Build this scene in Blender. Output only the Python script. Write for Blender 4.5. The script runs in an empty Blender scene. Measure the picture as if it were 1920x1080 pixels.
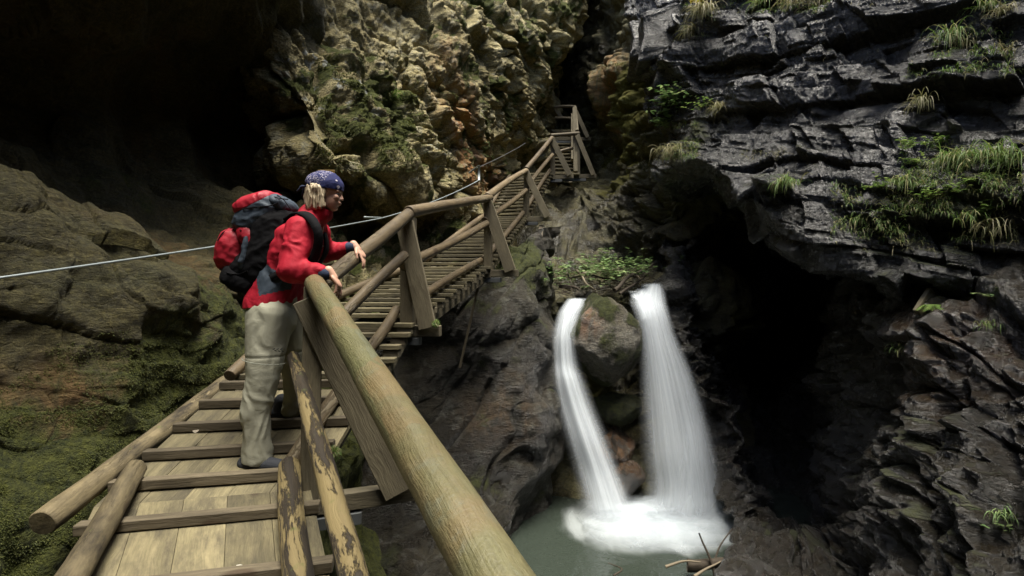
import bpy, bmesh, math, random
import numpy as np
from mathutils import Vector, Matrix, noise as mnoise
from mathutils.bvhtree import BVHTree

scn = bpy.context.scene
COL = scn.collection
R = math.radians

# ---------------------------------------------------------------- camera
cam_d = bpy.data.cameras.new('camera'); cam = bpy.data.objects.new('camera', cam_d); COL.objects.link(cam)
cam_d.lens = 18.0; cam_d.sensor_width = 36.0; cam_d.clip_start = 0.05; cam_d.clip_end = 500
cam.location = (0, 0, 0); cam.rotation_euler = (R(90), 0, 0)
scn.camera = cam

# ---------------------------------------------------------------- sky and soft sun
SUN_EL, SUN_AZ = 80.0, 150.0        # azimuth: compass style, 0 = +Y, clockwise
world = bpy.data.worlds.new('World'); scn.world = world; world.use_nodes = True
wn = world.node_tree; wn.nodes.clear()
wo = wn.nodes.new('ShaderNodeOutputWorld'); wb = wn.nodes.new('ShaderNodeBackground'); ws = wn.nodes.new('ShaderNodeTexSky')
ws.sky_type = 'NISHITA'; ws.sun_disc = False
ws.sun_elevation = R(SUN_EL); ws.sun_rotation = R(SUN_AZ); ws.dust_density = 3.0; ws.air_density = 1.0; ws.ozone_density = 0.7
wb.inputs['Strength'].default_value = 0.07
wn.links.new(ws.outputs[0], wb.inputs[0]); wn.links.new(wb.outputs[0], wo.inputs[0])
sun_d = bpy.data.lights.new('sun', 'SUN'); sun = bpy.data.objects.new('sun', sun_d); COL.objects.link(sun)
sun_d.energy = 2.4; sun_d.angle = R(34); sun_d.color = (1.0, 0.95, 0.84)
sdir = Vector((math.sin(R(SUN_AZ)) * math.cos(R(SUN_EL)), math.cos(R(SUN_AZ)) * math.cos(R(SUN_EL)), math.sin(R(SUN_EL))))
sun.rotation_euler = sdir.to_track_quat('Z', 'Y').to_euler()

scn.view_settings.view_transform = 'Standard'; scn.view_settings.look = 'None'
scn.view_settings.exposure = 2.05; scn.view_settings.gamma = 1.0
scn.render.engine = 'CYCLES'
cy = scn.cycles
cy.max_bounces = 5; cy.diffuse_bounces = 1; cy.glossy_bounces = 2; cy.transmission_bounces = 4; cy.transparent_max_bounces = 24
cy.use_denoising = True; cy.sample_clamp_indirect = 4.0
cy.caustics_reflective = False; cy.caustics_refractive = False

# ---------------------------------------------------------------- helpers
def P(px, py, d):                      # a point d metres ahead, seen at that pixel
    return Vector(((px - 960) / 960 * d, d, (540 - py) / 960 * d))

def tag(o, label=None, cat=None, group=None, kind=None):
    if label: o['label'] = label
    if cat: o['category'] = cat
    if group: o['group'] = group
    if kind: o['kind'] = kind
    return o

def empty(name, loc=(0, 0, 0), rz=0):
    o = bpy.data.objects.new(name, None); COL.objects.link(o); o.location = loc; o.rotation_euler = (0, 0, rz)
    return o

def mesh_obj(name, verts, faces, mat, parent=None, smooth=True, loc=None):
    me = bpy.data.meshes.new(name)
    me.from_pydata([tuple(v) for v in verts], [], [tuple(f) for f in faces]); me.update()
    if smooth: me.polygons.foreach_set('use_smooth', [True] * len(me.polygons))
    if mat: me.materials.append(mat)
    o = bpy.data.objects.new(name, me); COL.objects.link(o)
    if parent: o.parent = parent
    if loc is not None: o.location = loc
    return o

# ---------------------------------------------------------------- numpy noise
def hsh(*k):
    h = np.full(k[0].shape, 374761393, dtype=np.uint64)
    for i, a in enumerate(k):
        h = (h ^ (a.astype(np.int64).astype(np.uint64) * np.uint64(0x9E3779B97F4A7C15 + 2 * i))) & np.uint64(0xFFFFFFFFFFFFFFFF)
        h = (h ^ (h >> np.uint64(29))) * np.uint64(0xBF58476D1CE4E5B9)
        h = h ^ (h >> np.uint64(32))
    return h
def h01(*k):
    return (hsh(*k) >> np.uint64(11)).astype(np.float64) / float(1 << 53)
GR = np.array([[1,1,0],[-1,1,0],[1,-1,0],[-1,-1,0],[1,0,1],[-1,0,1],[1,0,-1],[-1,0,-1],[0,1,1],[0,-1,1],[0,1,-1],[0,-1,-1]], float)
def perlin(p, seed=0):
    i = np.floor(p).astype(np.int64); f = p - i
    w = f * f * f * (f * (f * 6 - 15) + 10)
    s = np.full(i.shape[0], seed, dtype=np.int64); out = 0
    for dx in (0, 1):
        for dy in (0, 1):
            for dz in (0, 1):
                g = GR[(hsh(i[:, 0] + dx, i[:, 1] + dy, i[:, 2] + dz, s) % np.uint64(12)).astype(int)]
                n = g[:, 0] * (f[:, 0] - dx) + g[:, 1] * (f[:, 1] - dy) + g[:, 2] * (f[:, 2] - dz)
                out = out + n * (w[:, 0] if dx else 1 - w[:, 0]) * (w[:, 1] if dy else 1 - w[:, 1]) * (w[:, 2] if dz else 1 - w[:, 2])
    return out
def fbm(p, sc, octv=4, seed=0, gain=0.5, ridge=False):
    t = 0; a = 1.0
    for k in range(octv):
        n = perlin(p * (sc * 2.03 ** k) + k * 13.7, seed + k)
        if ridge: n = 0.5 - np.abs(n) * 2
        t = t + a * n; a *= gain
    return t
def unit(v):
    v = np.array(v, float); return v / np.linalg.norm(v)
def blocks(p, n, u, v, size, seed, warp=0.35, wsc=0.6, pil=0.0, tl=.8):
    """fractured, bedded rock: height of each block, and a groove along its joints"""
    wv = fbm(p, wsc, 3, seed + 50) * warp
    wv2 = fbm(p, wsc * 1.3, 3, seed + 90) * warp
    s = (p @ n) / size[0] + wv * 1.6
    k = np.floor(s); fs = s - k
    sd = np.full(k.shape, seed)
    a = (p @ u) / size[1] + h01(k, sd) * 9 + wv2 * 1.2 + (p @ n) / size[1] * 0.25
    ka = np.floor(a); fa = a - ka
    b = (p @ v) / size[2] + h01(k, ka, sd) * 9
    kb = np.floor(b)
    h = h01(k, ka, kb, sd) - 0.5
    tilt = (h01(k, ka, sd + 3) - 0.5) * (fs - 0.5) * 1.0 + (h01(ka, k, sd + 5) - 0.5) * (fa - 0.5) * 0.9
    lay = (h01(k, sd + 9) - 0.5)
    g = np.minimum(np.minimum(fs, 1 - fs) * size[0], np.minimum(fa, 1 - fa) * size[1])
    gr = -np.exp(-(g / 0.012) ** 2) * (h01(k, ka, sd + 11) * .8 + .2)
    o_ = h * 0.8 + lay * 0.7 + tilt * tl
    if pil:
        fb = (p @ v) / size[2] + h01(k, ka, sd) * 9; fb = fb - np.floor(fb)
        e = np.minimum(np.minimum(np.minimum(fs, 1 - fs), np.minimum(fa, 1 - fa)), np.minimum(fb, 1 - fb) * 1.0)
        e = np.clip(e / pil, 0, 1); e = e * (2 - e)
        o_ = (o_ + 1.0) * (.25 + .75 * e) - .85
    return o_, gr

def catmull(a, n, axis):
    """resample a control net along one axis with Catmull-Rom"""
    a = np.moveaxis(a, axis, 0); m = a.shape[0]
    ext = np.concatenate([2 * a[:1] - a[1:2], a, 2 * a[-1:] - a[-2:-1]])
    t = np.linspace(0, m - 1 - 1e-9, n); i = t.astype(int); f = (t - i).reshape((-1,) + (1,) * (a.ndim - 1))
    p0, p1, p2, p3 = ext[i], ext[i + 1], ext[i + 2], ext[i + 3]
    r = 0.5 * (2 * p1 + (p2 - p0) * f + (2 * p0 - 5 * p1 + 4 * p2 - p3) * f ** 2 + (-p0 + 3 * p1 - 3 * p2 + p3) * f ** 3)
    return np.moveaxis(r, 0, axis)

def linres(a, n, axis):
    a = np.moveaxis(a, axis, 0); m = a.shape[0]
    t = np.linspace(0, m - 1 - 1e-9, n); i = t.astype(int); f = (t - i).reshape((-1,) + (1,) * (a.ndim - 1))
    return np.moveaxis(a[i] * (1 - f) + a[i + 1] * f, 0, axis)

CLIFFS = []
def cliff(name, rows, nu, nv, disp, mat, flip=False, masks=None, label='', kind='structure', cat=None, wu=None, wv=None):
    """rows: control net; each entry is a Vector. wu / wv: relative density per span"""
    net = np.array([[list(p) for p in r] for r in rows], float)
    if wv is not None:
        # uneven row density
        m = net.shape[0]; dense = catmull(net, (m - 1) * 64 + 1, 0)
        w = np.repeat(np.array(wv, float), 64); c = np.concatenate([[0], np.cumsum(w)]); c /= c[-1]
        idx = np.interp(np.linspace(0, 1, nv), c, np.arange(len(c)))
        i0 = np.minimum(idx.astype(int), len(c) - 2); f = (idx - i0)[:, None, None]
        net = dense[i0] * (1 - f) + dense[i0 + 1] * f
    else:
        net = catmull(net, nv, 0)
    if wu is not None:
        m = net.shape[1]; dense = catmull(net, (m - 1) * 64 + 1, 1)
        w = np.repeat(np.array(wu, float), 64); c = np.concatenate([[0], np.cumsum(w)]); c /= c[-1]
        idx = np.interp(np.linspace(0, 1, nu), c, np.arange(len(c)))
        i0 = np.minimum(idx.astype(int), len(c) - 2); f = (idx - i0)[None, :, None]
        net = dense[:, i0] * (1 - f) + dense[:, i0 + 1] * f
    else:
        net = catmull(net, nu, 1)
    def normals(g):
        du = np.gradient(g, axis=1); dv = np.gradient(g, axis=0)
        n = np.cross(du, dv); n /= (np.linalg.norm(n, axis=2, keepdims=True) + 1e-9)
        return n if flip else -n
    N = normals(net)
    # soften the normals so that displacement does not fold at sharp turns
    for _ in range(36):
        N[1:-1, 1:-1] = (N[:-2, 1:-1] + N[2:, 1:-1] + N[1:-1, :-2] + N[1:-1, 2:] + N[1:-1, 1:-1]) / 5
    N /= (np.linalg.norm(N, axis=2, keepdims=True) + 1e-9)
    p = net.reshape(-1, 3); n = N.reshape(-1, 3)
    d, side = disp(p, n)
    q = p + n * d[:, None]
    if side is not None: q = q + side
    g = q.reshape(nv, nu, 3)
    idx = np.arange(nv * nu).reshape(nv, nu)
    f = np.stack([idx[:-1, :-1], idx[:-1, 1:], idx[1:, 1:], idx[1:, :-1]], -1).reshape(-1, 4)
    if not flip: f = f[:, ::-1]
    me = bpy.data.meshes.new(name)
    me.vertices.add(len(q)); me.vertices.foreach_set('co', q.astype(np.float32).ravel())
    me.loops.add(f.size); me.loops.foreach_set('vertex_index', f.astype(np.int32).ravel())
    me.polygons.add(len(f)); me.polygons.foreach_set('loop_start', np.arange(0, f.size, 4, dtype=np.int32))
    me.update(calc_edges=True)
    me.polygons.foreach_set('use_smooth', np.ones(len(f), bool))
    Nf = normals(g).reshape(-1, 3)
    if masks:
        for k, fn in masks.items():
            at = me.attributes.new(k, 'FLOAT', 'POINT'); at.data.foreach_set('value', np.clip(fn(q, Nf), 0, 1).astype(np.float32))
    me.materials.append(mat)
    o = bpy.data.objects.new(name, me); COL.objects.link(o)
    tag(o, label, cat, kind=kind)
    CLIFFS.append(o)
    return o

def blob(q, c, r, soft=0.5):
    """1 inside an ellipsoid, fading out: where a stain or a moss patch lies"""
    c = np.array(c); r = np.array(r if hasattr(r, '__len__') else (r, r, r), float)
    d = np.linalg.norm((q - c) / r, axis=1)
    return np.clip((1 - d) / soft, 0, 1)

# ---------------------------------------------------------------- materials
def nt(name):
    m = bpy.data.materials.new(name); m.use_nodes = True; t = m.node_tree; t.nodes.clear()
    out = t.nodes.new('ShaderNodeOutputMaterial'); b = t.nodes.new('ShaderNodeBsdfPrincipled'); t.links.new(b.outputs[0], out.inputs[0])
    return m, t, b, out
class NB:
    """small node builder"""
    def __init__(s, t): s.t = t
    def link(s, a, b): s.t.links.new(a, b)
    def val(s, x, sock):
        if hasattr(x, 'is_output') or isinstance(x, bpy.types.NodeSocket): s.t.links.new(x, sock)
        else:
            if isinstance(x, tuple) and len(x) == 3 and sock.type == 'RGBA': x = x + (1,)
            sock.default_value = x
    def coord(s, kind='Object'):
        n = s.t.nodes.new('ShaderNodeTexCoord'); return n.outputs[kind]
    def mapping(s, v, scale=(1, 1, 1), rot=(0, 0, 0), loc=(0, 0, 0)):
        n = s.t.nodes.new('ShaderNodeMapping'); s.link(v, n.inputs[0]); s.val(loc, n.inputs[1]); s.val(rot, n.inputs[2]); s.val(scale, n.inputs[3]); return n.outputs[0]
    def noise(s, v, scale, detail=5, rough=.55, dist=0, col=False):
        n = s.t.nodes.new('ShaderNodeTexNoise'); s.link(v, n.inputs['Vector']); n.inputs['Scale'].default_value = scale
        n.inputs['Detail'].default_value = detail; n.inputs['Roughness'].default_value = rough; n.inputs['Distortion'].default_value = dist
        return n.outputs[1 if col else 0]
    def voro(s, v, scale, feature='F1', out='Distance', rnd=1):
        n = s.t.nodes.new('ShaderNodeTexVoronoi'); n.feature = feature; s.link(v, n.inputs['Vector']); n.inputs['Scale'].default_value = scale
        n.inputs['Randomness'].default_value = rnd
        return n.outputs[out]
    def ramp(s, f, stops, interp='LINEAR'):
        n = s.t.nodes.new('ShaderNodeValToRGB'); s.link(f, n.inputs[0]); e = n.color_ramp.elements; n.color_ramp.interpolation = interp
        while len(e) < len(stops): e.new(0.5)
        for k, (p_, c) in enumerate(stops):
            e[k].position = p_; e[k].color = (c, c, c, 1) if not hasattr(c, '__len__') else tuple(c) + (1,)
        return n.outputs[0]
    def mix(s, f, a, b, mode='MIX'):
        n = s.t.nodes.new('ShaderNodeMix'); n.data_type = 'RGBA'; n.blend_type = mode
        s.val(f, n.inputs[0]); s.val(a, n.inputs[6]); s.val(b, n.inputs[7]); return n.outputs[2]
    def math(s, op, a, b=0.0, clamp=False):
        n = s.t.nodes.new('ShaderNodeMath'); n.operation = op; n.use_clamp = clamp; s.val(a, n.inputs[0]); s.val(b, n.inputs[1]); return n.outputs[0]
    def attr(s, name):
        n = s.t.nodes.new('ShaderNodeAttribute'); n.attribute_name = name; return n.outputs['Fac']
    def bump(s, h, strength, dist, normal=None):
        n = s.t.nodes.new('ShaderNodeBump'); s.link(h, n.inputs['Height']); n.inputs['Strength'].default_value = strength; n.inputs['Distance'].default_value = dist
        if normal is not None: s.link(normal, n.inputs['Normal'])
        return n.outputs[0]
    def rand(s):
        return s.t.nodes.new('ShaderNodeObjectInfo').outputs['Random']

def rock_mat(name, c1, c2, c3, bed=(0, 0, 1), rough=(0.6, 0.95), moss=(0.028, 0.036, 0.008), moss2=(0.085, 0.095, 0.02), bumpk=1.0,
             orange=(0.33, 0.15, 0.045), wetc=1.0, scale=1.0, spec=0.4, coat=0.5):
    m, t, b, out = nt(name); n = NB(t)
    g = n.coord('Object')
    # coordinates squashed across the bedding
    bx = Vector(bed).normalized(); q = bx.rotation_difference(Vector((0, 0, 1))).to_euler()
    mp = n.mapping(g, (1, 1, 3.2), tuple(q))
    big = n.noise(g, .9 * scale, 6, .6, .4)
    mid = n.noise(mp, 2.2 * scale, 8, .65, .6)
    fine = n.noise(mp, 11 * scale, 8, .7, .3)
    spk = n.noise(g, 38 * scale, 8, .8)
    col = n.mix(n.ramp(mid, [(.36, 0), (.62, 1)]), c1, c2)
    col = n.mix(n.ramp(big, [(.42, 0), (.66, 1)]), col, c3)
    col = n.mix(.75, col, n.ramp(fine, [(.25, .35), (.5, .9), (.78, 1.7)]), 'MULTIPLY')
    col = n.mix(.85, col, n.ramp(spk, [(.34, .35), (.5, .95), (.64, 1.9)]), 'MULTIPLY')
    # orange iron staining, running streaks
    om = n.math('MULTIPLY', n.attr('orange'), n.ramp(n.noise(n.mapping(g, (3, 3, .9)), 2.0, 7, .65, .8), [(.40, 0), (.55, 1)]))
    col = n.mix(om, col, n.mix(n.ramp(fine, [(.3, 0), (.7, 1)]), orange, (orange[0] * 1.3, orange[1] * 1.5, orange[2] * 1.9)))
    # pale lichen / lime
    pm = n.math('MULTIPLY', n.attr('pale'), n.ramp(n.noise(g, 5.5, 6, .6), [(.55, 0), (.60, 1)]))
    col = n.mix(pm, col, (.42, .44, .40))
    # cracks
    vw = n.noise(g, 2.5, 4, .6, 0, True)
    vv = t.nodes.new('ShaderNodeVectorMath'); vv.operation = 'ADD'; n.link(mp, vv.inputs[0]); n.link(vw, vv.inputs[1])
    cr = n.voro(vv.outputs[0], 1.9 * scale, 'DISTANCE_TO_EDGE')
    crk = n.ramp(cr, [(0.0, 0), (.035, 1)])
    # moss
    nz = n.math('ADD', n.math('MULTIPLY', n.noise(g, 4, 8, .75), .6), n.math('MULTIPLY', n.noise(g, 23, 5, .7), .4))
    mm = n.math('MULTIPLY', n.ramp(n.math('ADD', n.math('MULTIPLY', n.attr('moss'), 0.75), n.math('MULTIPLY', nz, 0.6)), [(.52, 0), (.66, 1)]), 1.0)
    mc = n.mix(n.ramp(n.noise(g, 17, 7, .75), [(.38, 0), (.62, 1)]), moss, moss2)
    col = n.mix(mm, col, mc)
    n.link(col, b.inputs['Base Color'])
    # wetness
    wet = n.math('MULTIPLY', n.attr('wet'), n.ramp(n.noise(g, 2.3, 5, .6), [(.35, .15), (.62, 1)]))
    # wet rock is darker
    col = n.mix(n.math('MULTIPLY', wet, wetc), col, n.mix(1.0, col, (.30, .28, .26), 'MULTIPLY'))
    n.link(col, b.inputs['Base Color'])
    rg = n.ramp(n.noise(g, 8, 4, .6), [(.3, rough[0]), (.7, rough[1])])
    rg = n.mix(wet, rg, (.22, .22, .22))
    rg = n.mix(mm, rg, (.95, .95, .95))
    n.link(rg, b.inputs['Roughness'])
    b.inputs['Specular IOR Level'].default_value = spec
    n.link(n.math('MULTIPLY', wet, coat), b.inputs['Coat Weight']); b.inputs['Coat Roughness'].default_value = .13
    h = n.math('ADD', n.math('MULTIPLY', fine, .8), n.math('MULTIPLY', spk, .6))
    h = n.math('ADD', h, n.math('MULTIPLY', mid, 1.2))
    h = n.math('ADD', h, n.math('MULTIPLY', crk, .12))
    h = n.math('ADD', h, n.math('MULTIPLY', n.math('MULTIPLY', mm, n.noise(g, 60, 3, .8)), 1.6))
    nb_ = n.bump(h, 1.0, .06 * bumpk); n.link(nb_, b.inputs['Normal']); n.link(nb_, b.inputs['Coat Normal'])
    return m

# ---------------------------------------------------------------- the gorge walls
V = lambda x, y, z: Vector((x, y, z))
ux, uy, uz = unit((1, 0, 0)), unit((0, 1, 0)), unit((0, 0, 1))

def disp_left(p, n):
    nb = unit((.10, .12, 1)); u = unit((.2, 1, -.05)); v = unit((1, -.2, 0))
    d = fbm(p, .42, 3, 1) * .5 + fbm(p, 1.3, 4, 5, .55) * .16
    b1, g1 = blocks(p, nb, u, v, (.42, .9, 5), 11, .8, .45)
    b2, g2 = blocks(p, nb, u, v, (.13, .34, 5), 12, 1.1, .8)
    s = np.clip(fbm(p, .55, 2, 77) * 1.6 + .55, .15, 1)
    d = d + b1 * .20 * s + b2 * .05 * s + g1 * .035 * s + g2 * .012 + fbm(p, 7, 3, 40) * .02
    near = np.clip(1 - np.abs(p[:, 2] + .9) / 1.0, 0, 1)     # worn back beside the walkway
    return d * (1 - .55 * near) - .05 * near, None
def disp_upper(p, n):
    nb = unit((.62, .1, .72)); u = unit((.6, .6, -.55)); v = unit((-.3, .8, .3))
    d = fbm(p, .35, 3, 21) * .45 + fbm(p, 1.0, 4, 25, .55) * .24 - .1
    b1, g1 = blocks(p, nb, u, v, (.85, 2.2, 2.4), 31, .7, .4, .18)
    b2, g2 = blocks(p, nb, u, v, (.30, .85, 1.1), 32, .7, .7, .2)
    b3, g3 = blocks(p, unit((.3, .1, 1)), u, v, (.14, .32, .5), 33, .8, 1.2, .25)
    s = np.clip(fbm(p, .5, 2, 37) * 2.2 + .5, .1, 1)
    d = d + b1 * .30 + b2 * .13 * s + b3 * .05 * s + g2 * .02 + fbm(p, 3.5, 6, 41, .62) * .075
    return d, None
def disp_under(p, n):
    nb = unit((-.75, .1, .55)); u = unit((.4, .8, .45)); v = unit((.5, -.6, .5))
    d = fbm(p, .4, 3, 51) * .5 + fbm(p, 1.0, 3, 55, .5) * .14
    b1, g1 = blocks(p, nb, u, v, (.8, 1.8, 3), 61, .9, .4, .25)
    b2, g2 = blocks(p, nb, u, v, (.3, .7, 1.2), 62, 1.0, .7, .3)
    d = d + b1 * .12 + b2 * .025 + fbm(p, 3, 5, 42, .55) * .035
    return d * np.clip((p[:, 1] - 1.5) / 3.5, .3, 1), None
def disp_back(p, n):
    nb = unit((-.4, 0, .9)); u = unit((1, .3, .2)); v = unit((.2, 1, 0))
    d = fbm(p, .35, 3, 71) * .9 + fbm(p, 1.1, 4, 75, .55) * .25
    b1, g1 = blocks(p, nb, u, v, (.8, 1.4, 2), 81, .8, .4, .25)
    b2, g2 = blocks(p, nb, u, v, (.26, .5, .8), 82, 1.0, .7, .3)
    d = d + b1 * .32 + b2 * .13 + fbm(p, 5, 5, 43, .6) * .06
    return d * np.clip((p[:, 2] + 3.2) * .3 + .25, .35, 1), None
def disp_right(p, n):
    nb = unit((.10, -.22, 1)); u = unit((.9, -.6, .0)); v = unit((.5, .85, .1))
    d = fbm(p, .40, 3, 91) * .30
    b1, g1 = blocks(p, nb, u, v, (.46, 1.15, 3), 101, .14, .5, 0, 1.3)
    b2, g2 = blocks(p, nb, u, v, (.23, .50, 1.2), 102, .16, .7, 0, 1.6)
    b4, g4 = blocks(p, unit((.16, -.2, 1)), unit((.8, -.6, .25)), v, (.33, .42, .9), 105, .2, .6, 0, 1.8)
    b3, g3 = blocks(p, nb, u, v, (.07, .26, .8), 103, .3, .8, 0, 1.6)
    s = np.clip(fbm(p, .7, 2, 99) * 2.4 + .5, 0, 1); s2 = np.clip(fbm(p, .6, 2, 97) * 2.4 + .4, 0, 1)
    d = d + b1 * .34 + b2 * .15 * s + b4 * .17 * s2 + b3 * .030 + g1 * .07 + g2 * .04 * s + fbm(p, 5, 6, 44, .62) * .022
    return d, None
def disp_low(p, n):
    nb = unit((.55, -.2, .8)); u = unit((.6, -.5, -.6)); v = unit((.4, .9, .1))
    d = fbm(p, .45, 3, 111) * .5 + fbm(p, 1.2, 4, 115, .55, True) * .16
    b1, g1 = blocks(p, nb, u, v, (.65, 1.2, 2), 121, .8, .45, .2)
    b2, g2 = blocks(p, nb, u, v, (.24, .6, 1.), 122, .9, .7, .25)
    b3, g3 = blocks(p, nb, u, v, (.08, .3, .6), 123, .9, 1.0)
    d = d + b1 * .24 + b2 * .08 + b3 * .010 + fbm(p, 4, 6, 45, .6) * .035
    return d, None

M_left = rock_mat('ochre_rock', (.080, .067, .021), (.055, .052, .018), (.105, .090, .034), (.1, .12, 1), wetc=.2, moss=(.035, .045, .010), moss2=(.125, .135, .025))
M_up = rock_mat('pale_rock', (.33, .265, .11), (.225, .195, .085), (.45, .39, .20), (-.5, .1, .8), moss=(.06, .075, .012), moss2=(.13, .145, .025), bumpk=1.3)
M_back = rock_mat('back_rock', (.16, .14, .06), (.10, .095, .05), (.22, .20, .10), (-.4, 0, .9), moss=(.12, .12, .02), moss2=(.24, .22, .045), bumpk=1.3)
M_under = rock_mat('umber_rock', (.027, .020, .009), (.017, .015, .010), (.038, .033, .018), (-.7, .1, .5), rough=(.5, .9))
M_right = rock_mat('slate_rock', (.019, .019, .016), (.011, .011, .011), (.026, .026, .021), (.10, -.24, 1), rough=(.16, .42), spec=1.0, wetc=.35, coat=1.0, bumpk=.9)
M_low = rock_mat('wet_rock', (.020, .014, .007), (.013, .012, .008), (.026, .021, .011), (.5, -.2, .8), rough=(.14, .5), spec=.8, bumpk=.9, wetc=.5, coat=1.0)

one = lambda c: (lambda q, n: np.full(len(q), c))
# --- near left wall: base, worn face, dark recess and the roof over it
colsA = []
def colA(base, z0, f1, f2, f3, r0, r1, lip, top): return [top, lip, r1, r0, f3, f2, f1, z0, base]
A = [
 colA(V(-1.6,-7,-3.6), V(-2.1,-7,-1.8), V(-2.4,-7,-1), V(-2.8,-7,-.1), V(-3.3,-7,.5), V(-4.0,-7,1.2), V(-3.8,-7,2.2), V(-2.8,-7,2.8), V(-3.0,-7,8.5)),
 colA(V(-1.6,-2,-3.6), V(-2.1,-2,-1.9), V(-2.4,-2,-1.1), V(-2.8,-2,-.2), V(-3.3,-2,.5), V(-4.0,-2,1.2), V(-3.8,-2,2.2), V(-2.8,-2,2.8), V(-3.0,-2,8.5)),
 colA(V(-1.6,0.2,-3.6), V(-2.1,.2,-1.9), V(-2.45,.3,-1.2), V(-2.8,.3,-.3), V(-3.1,.4,.3), V(-4.1,.6,1.0), V(-3.8,.7,2.1), V(-2.7,.8,2.75), V(-2.9,.5,8.5)),
 colA(V(-1.7,1.6,-3.6), V(-2.0,1.6,-1.9), V(-2.40,1.7,-1.3), V(-2.8,1.8,-.4), V(-3.0,2.1,.2), V(-4.1,2.7,.9), V(-3.9,3.0,2.0), V(-2.7,2.2,2.8), V(-2.9,2.2,8.5)),
 colA(V(-1.8,2.5,-3.6), V(-2.1,2.6,-1.9), P(0,1000,2.48), P(0,700,2.8), P(0,470,3.15), P(0,330,4.1), P(20,150,4.5), P(60,-300,3.3), V(-3.0,3.4,8.5)),
 colA(V(-1.8,3.1,-3.6), V(-2.1,3.1,-1.7), P(200,905,3.02), P(210,700,3.35), P(220,480,3.8), P(200,330,5.0), P(210,150,5.4), P(250,-300,3.8), V(-3.0,4.2,8.5)),
 colA(V(-1.9,4.2,-3.6), V(-2.3,4.2,-1.4), P(355,775,3.85), P(370,640,4.15), P(380,480,4.7), P(350,330,6.2), P(340,150,6.4), P(380,-250,4.5), V(-3.0,5.0,8.5)),
 colA(V(-1.9,5.0,-3.6), V(-2.3,5.0,-1.2), P(480,665,4.8), P(490,580,5.1), P(490,480,5.6), P(440,330,7.2), P(430,150,7.3), P(470,-150,5.3), V(-3.0,6.0,8.5)),
 colA(V(-1.9,6.2,-3.6), V(-2.3,6.2,-.8), P(600,590,6.2), P(600,520,6.4), P(590,440,6.8), P(560,330,8.2), P(560,200,8.4), P(560,0,7.2), V(-3.0,8.0,8.5)),
 colA(V(-1.9,8.2,-3.6), V(-2.3,8.2,-.8), P(660,580,8.2), P(660,520,8.4), P(650,440,8.8), P(640,330,10.2), P(640,200,10.4), P(640,0,9.2), V(-3.0,10.0,8.5)),
]
rowsA = [[V(-9, A[c][0].y, 9.5) for c in range(len(A))]] + [[A[c][r] for c in range(len(A))] for r in range(9)]
def moss_left(q, n):
    low = np.clip((-.35 - q[:, 2]) * 1.3, 0, .75)
    return low + blob(q, (-2.7, 4.6, -.5), (1, 1.4, .8)) * .5 + np.clip(n[:, 2] - .35, 0, 1) * .3 + fbm(q, 1.2, 3, 9) * .5 + .05
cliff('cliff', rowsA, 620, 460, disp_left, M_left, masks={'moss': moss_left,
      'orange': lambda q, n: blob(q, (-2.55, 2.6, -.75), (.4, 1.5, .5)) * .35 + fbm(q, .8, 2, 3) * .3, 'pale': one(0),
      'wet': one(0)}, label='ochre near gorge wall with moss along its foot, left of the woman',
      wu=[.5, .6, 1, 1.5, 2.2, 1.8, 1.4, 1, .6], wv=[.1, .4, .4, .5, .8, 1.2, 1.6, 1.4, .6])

# --- upper left bulge, lit from above, undercut below
rowsB = [
 [V(-10,5,12), V(-10,7,12), V(-10,9,12), V(-10,11,12), V(-10,14,12), V(-10,18,12), V(-9,24,12), V(-6,28,12), V(0,29,12)],
 [V(-4.5,5,11), V(-4.2,7,11), V(-4,9,11), V(-4.2,11,11), V(-3.6,14,11.5), V(-2.4,17,12), V(-.8,20,12), V(1.0,22,12), V(1.6,25,12)],
 [P(330,-250,8.0), P(470,-250,7.3), P(620,-250,9.3), P(740,-250,11.4), P(860,-250,13.8), P(980,-250,17), P(1100,-250,18.6), P(1110,-250,20), P(1060,-250,22)],
 [P(380,-60,8.3), P(500,-20,7.0), P(640,0,8.3), P(760,0,9.7), P(880,0,11.8), P(1000,0,14.8), P(1092,0,16.6), P(1096,0,18.5), P(1050,0,21)],
 [P(400,90,8.2), P(515,90,6.8), P(655,130,7.7), P(775,140,9.0), P(890,140,11.2), P(985,130,14.4), P(1050,120,16.4), P(1054,120,18.5), P(1015,120,21)],
 [P(440,190,8.2), P(560,210,6.6), P(670,240,7.2), P(780,260,8.5), P(890,250,11.0), P(965,240,14.4), P(1024,215,16.8), P(1026,215,18.5), P(995,215,21)],
 [P(470,285,8.2), P(590,300,6.6), P(668,330,6.9), P(785,360,8.1), P(893,325,11.1), P(958,305,14.8), P(1016,268,17.0), P(1020,268,18.5), P(995,268,21)],
 [P(470,330,8.4), P(570,350,7.8), P(675,370,8.4), P(780,392,9.4), P(895,385,11.4), P(950,375,15.0), P(1010,318,17.0), P(1014,318,18.5), P(995,318,21)],
 [P(440,420,8.0), P(560,420,7.9), P(680,420,8.6), P(775,430,9.6), P(885,425,11.4), P(942,415,15.0), P(1010,350,16.9), P(1015,350,18.5), P(990,350,21)],
 [P(440,520,6.2), P(560,520,6.8), P(680,500,7.4), P(765,490,8.6), P(860,470,11.0), P(935,450,14), P(1005,400,16.0), P(1010,400,18), P(990,400,21)],
 [P(440,620,6.2), P(560,620,6.5), P(680,600,7.0), P(765,590,8.4), P(860,570,10.5), P(935,550,12.6), P(1000,520,14.6), P(1010,520,17), P(1000,520,20)],
]
def moss_up(q, n):
    return blob(q, P(720, 240, 7.6), (1.7, 1.7, 1.5), .9) * .45 + np.clip(n[:, 2] - .1, 0, 1) * .35 + fbm(q, .9, 3, 19) * .6 + fbm(q, 3.5, 3, 18) * .5 + .14 - blob(q, P(950, 200, 9.6), (1.6, 2, 2.4)) * .4
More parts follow.
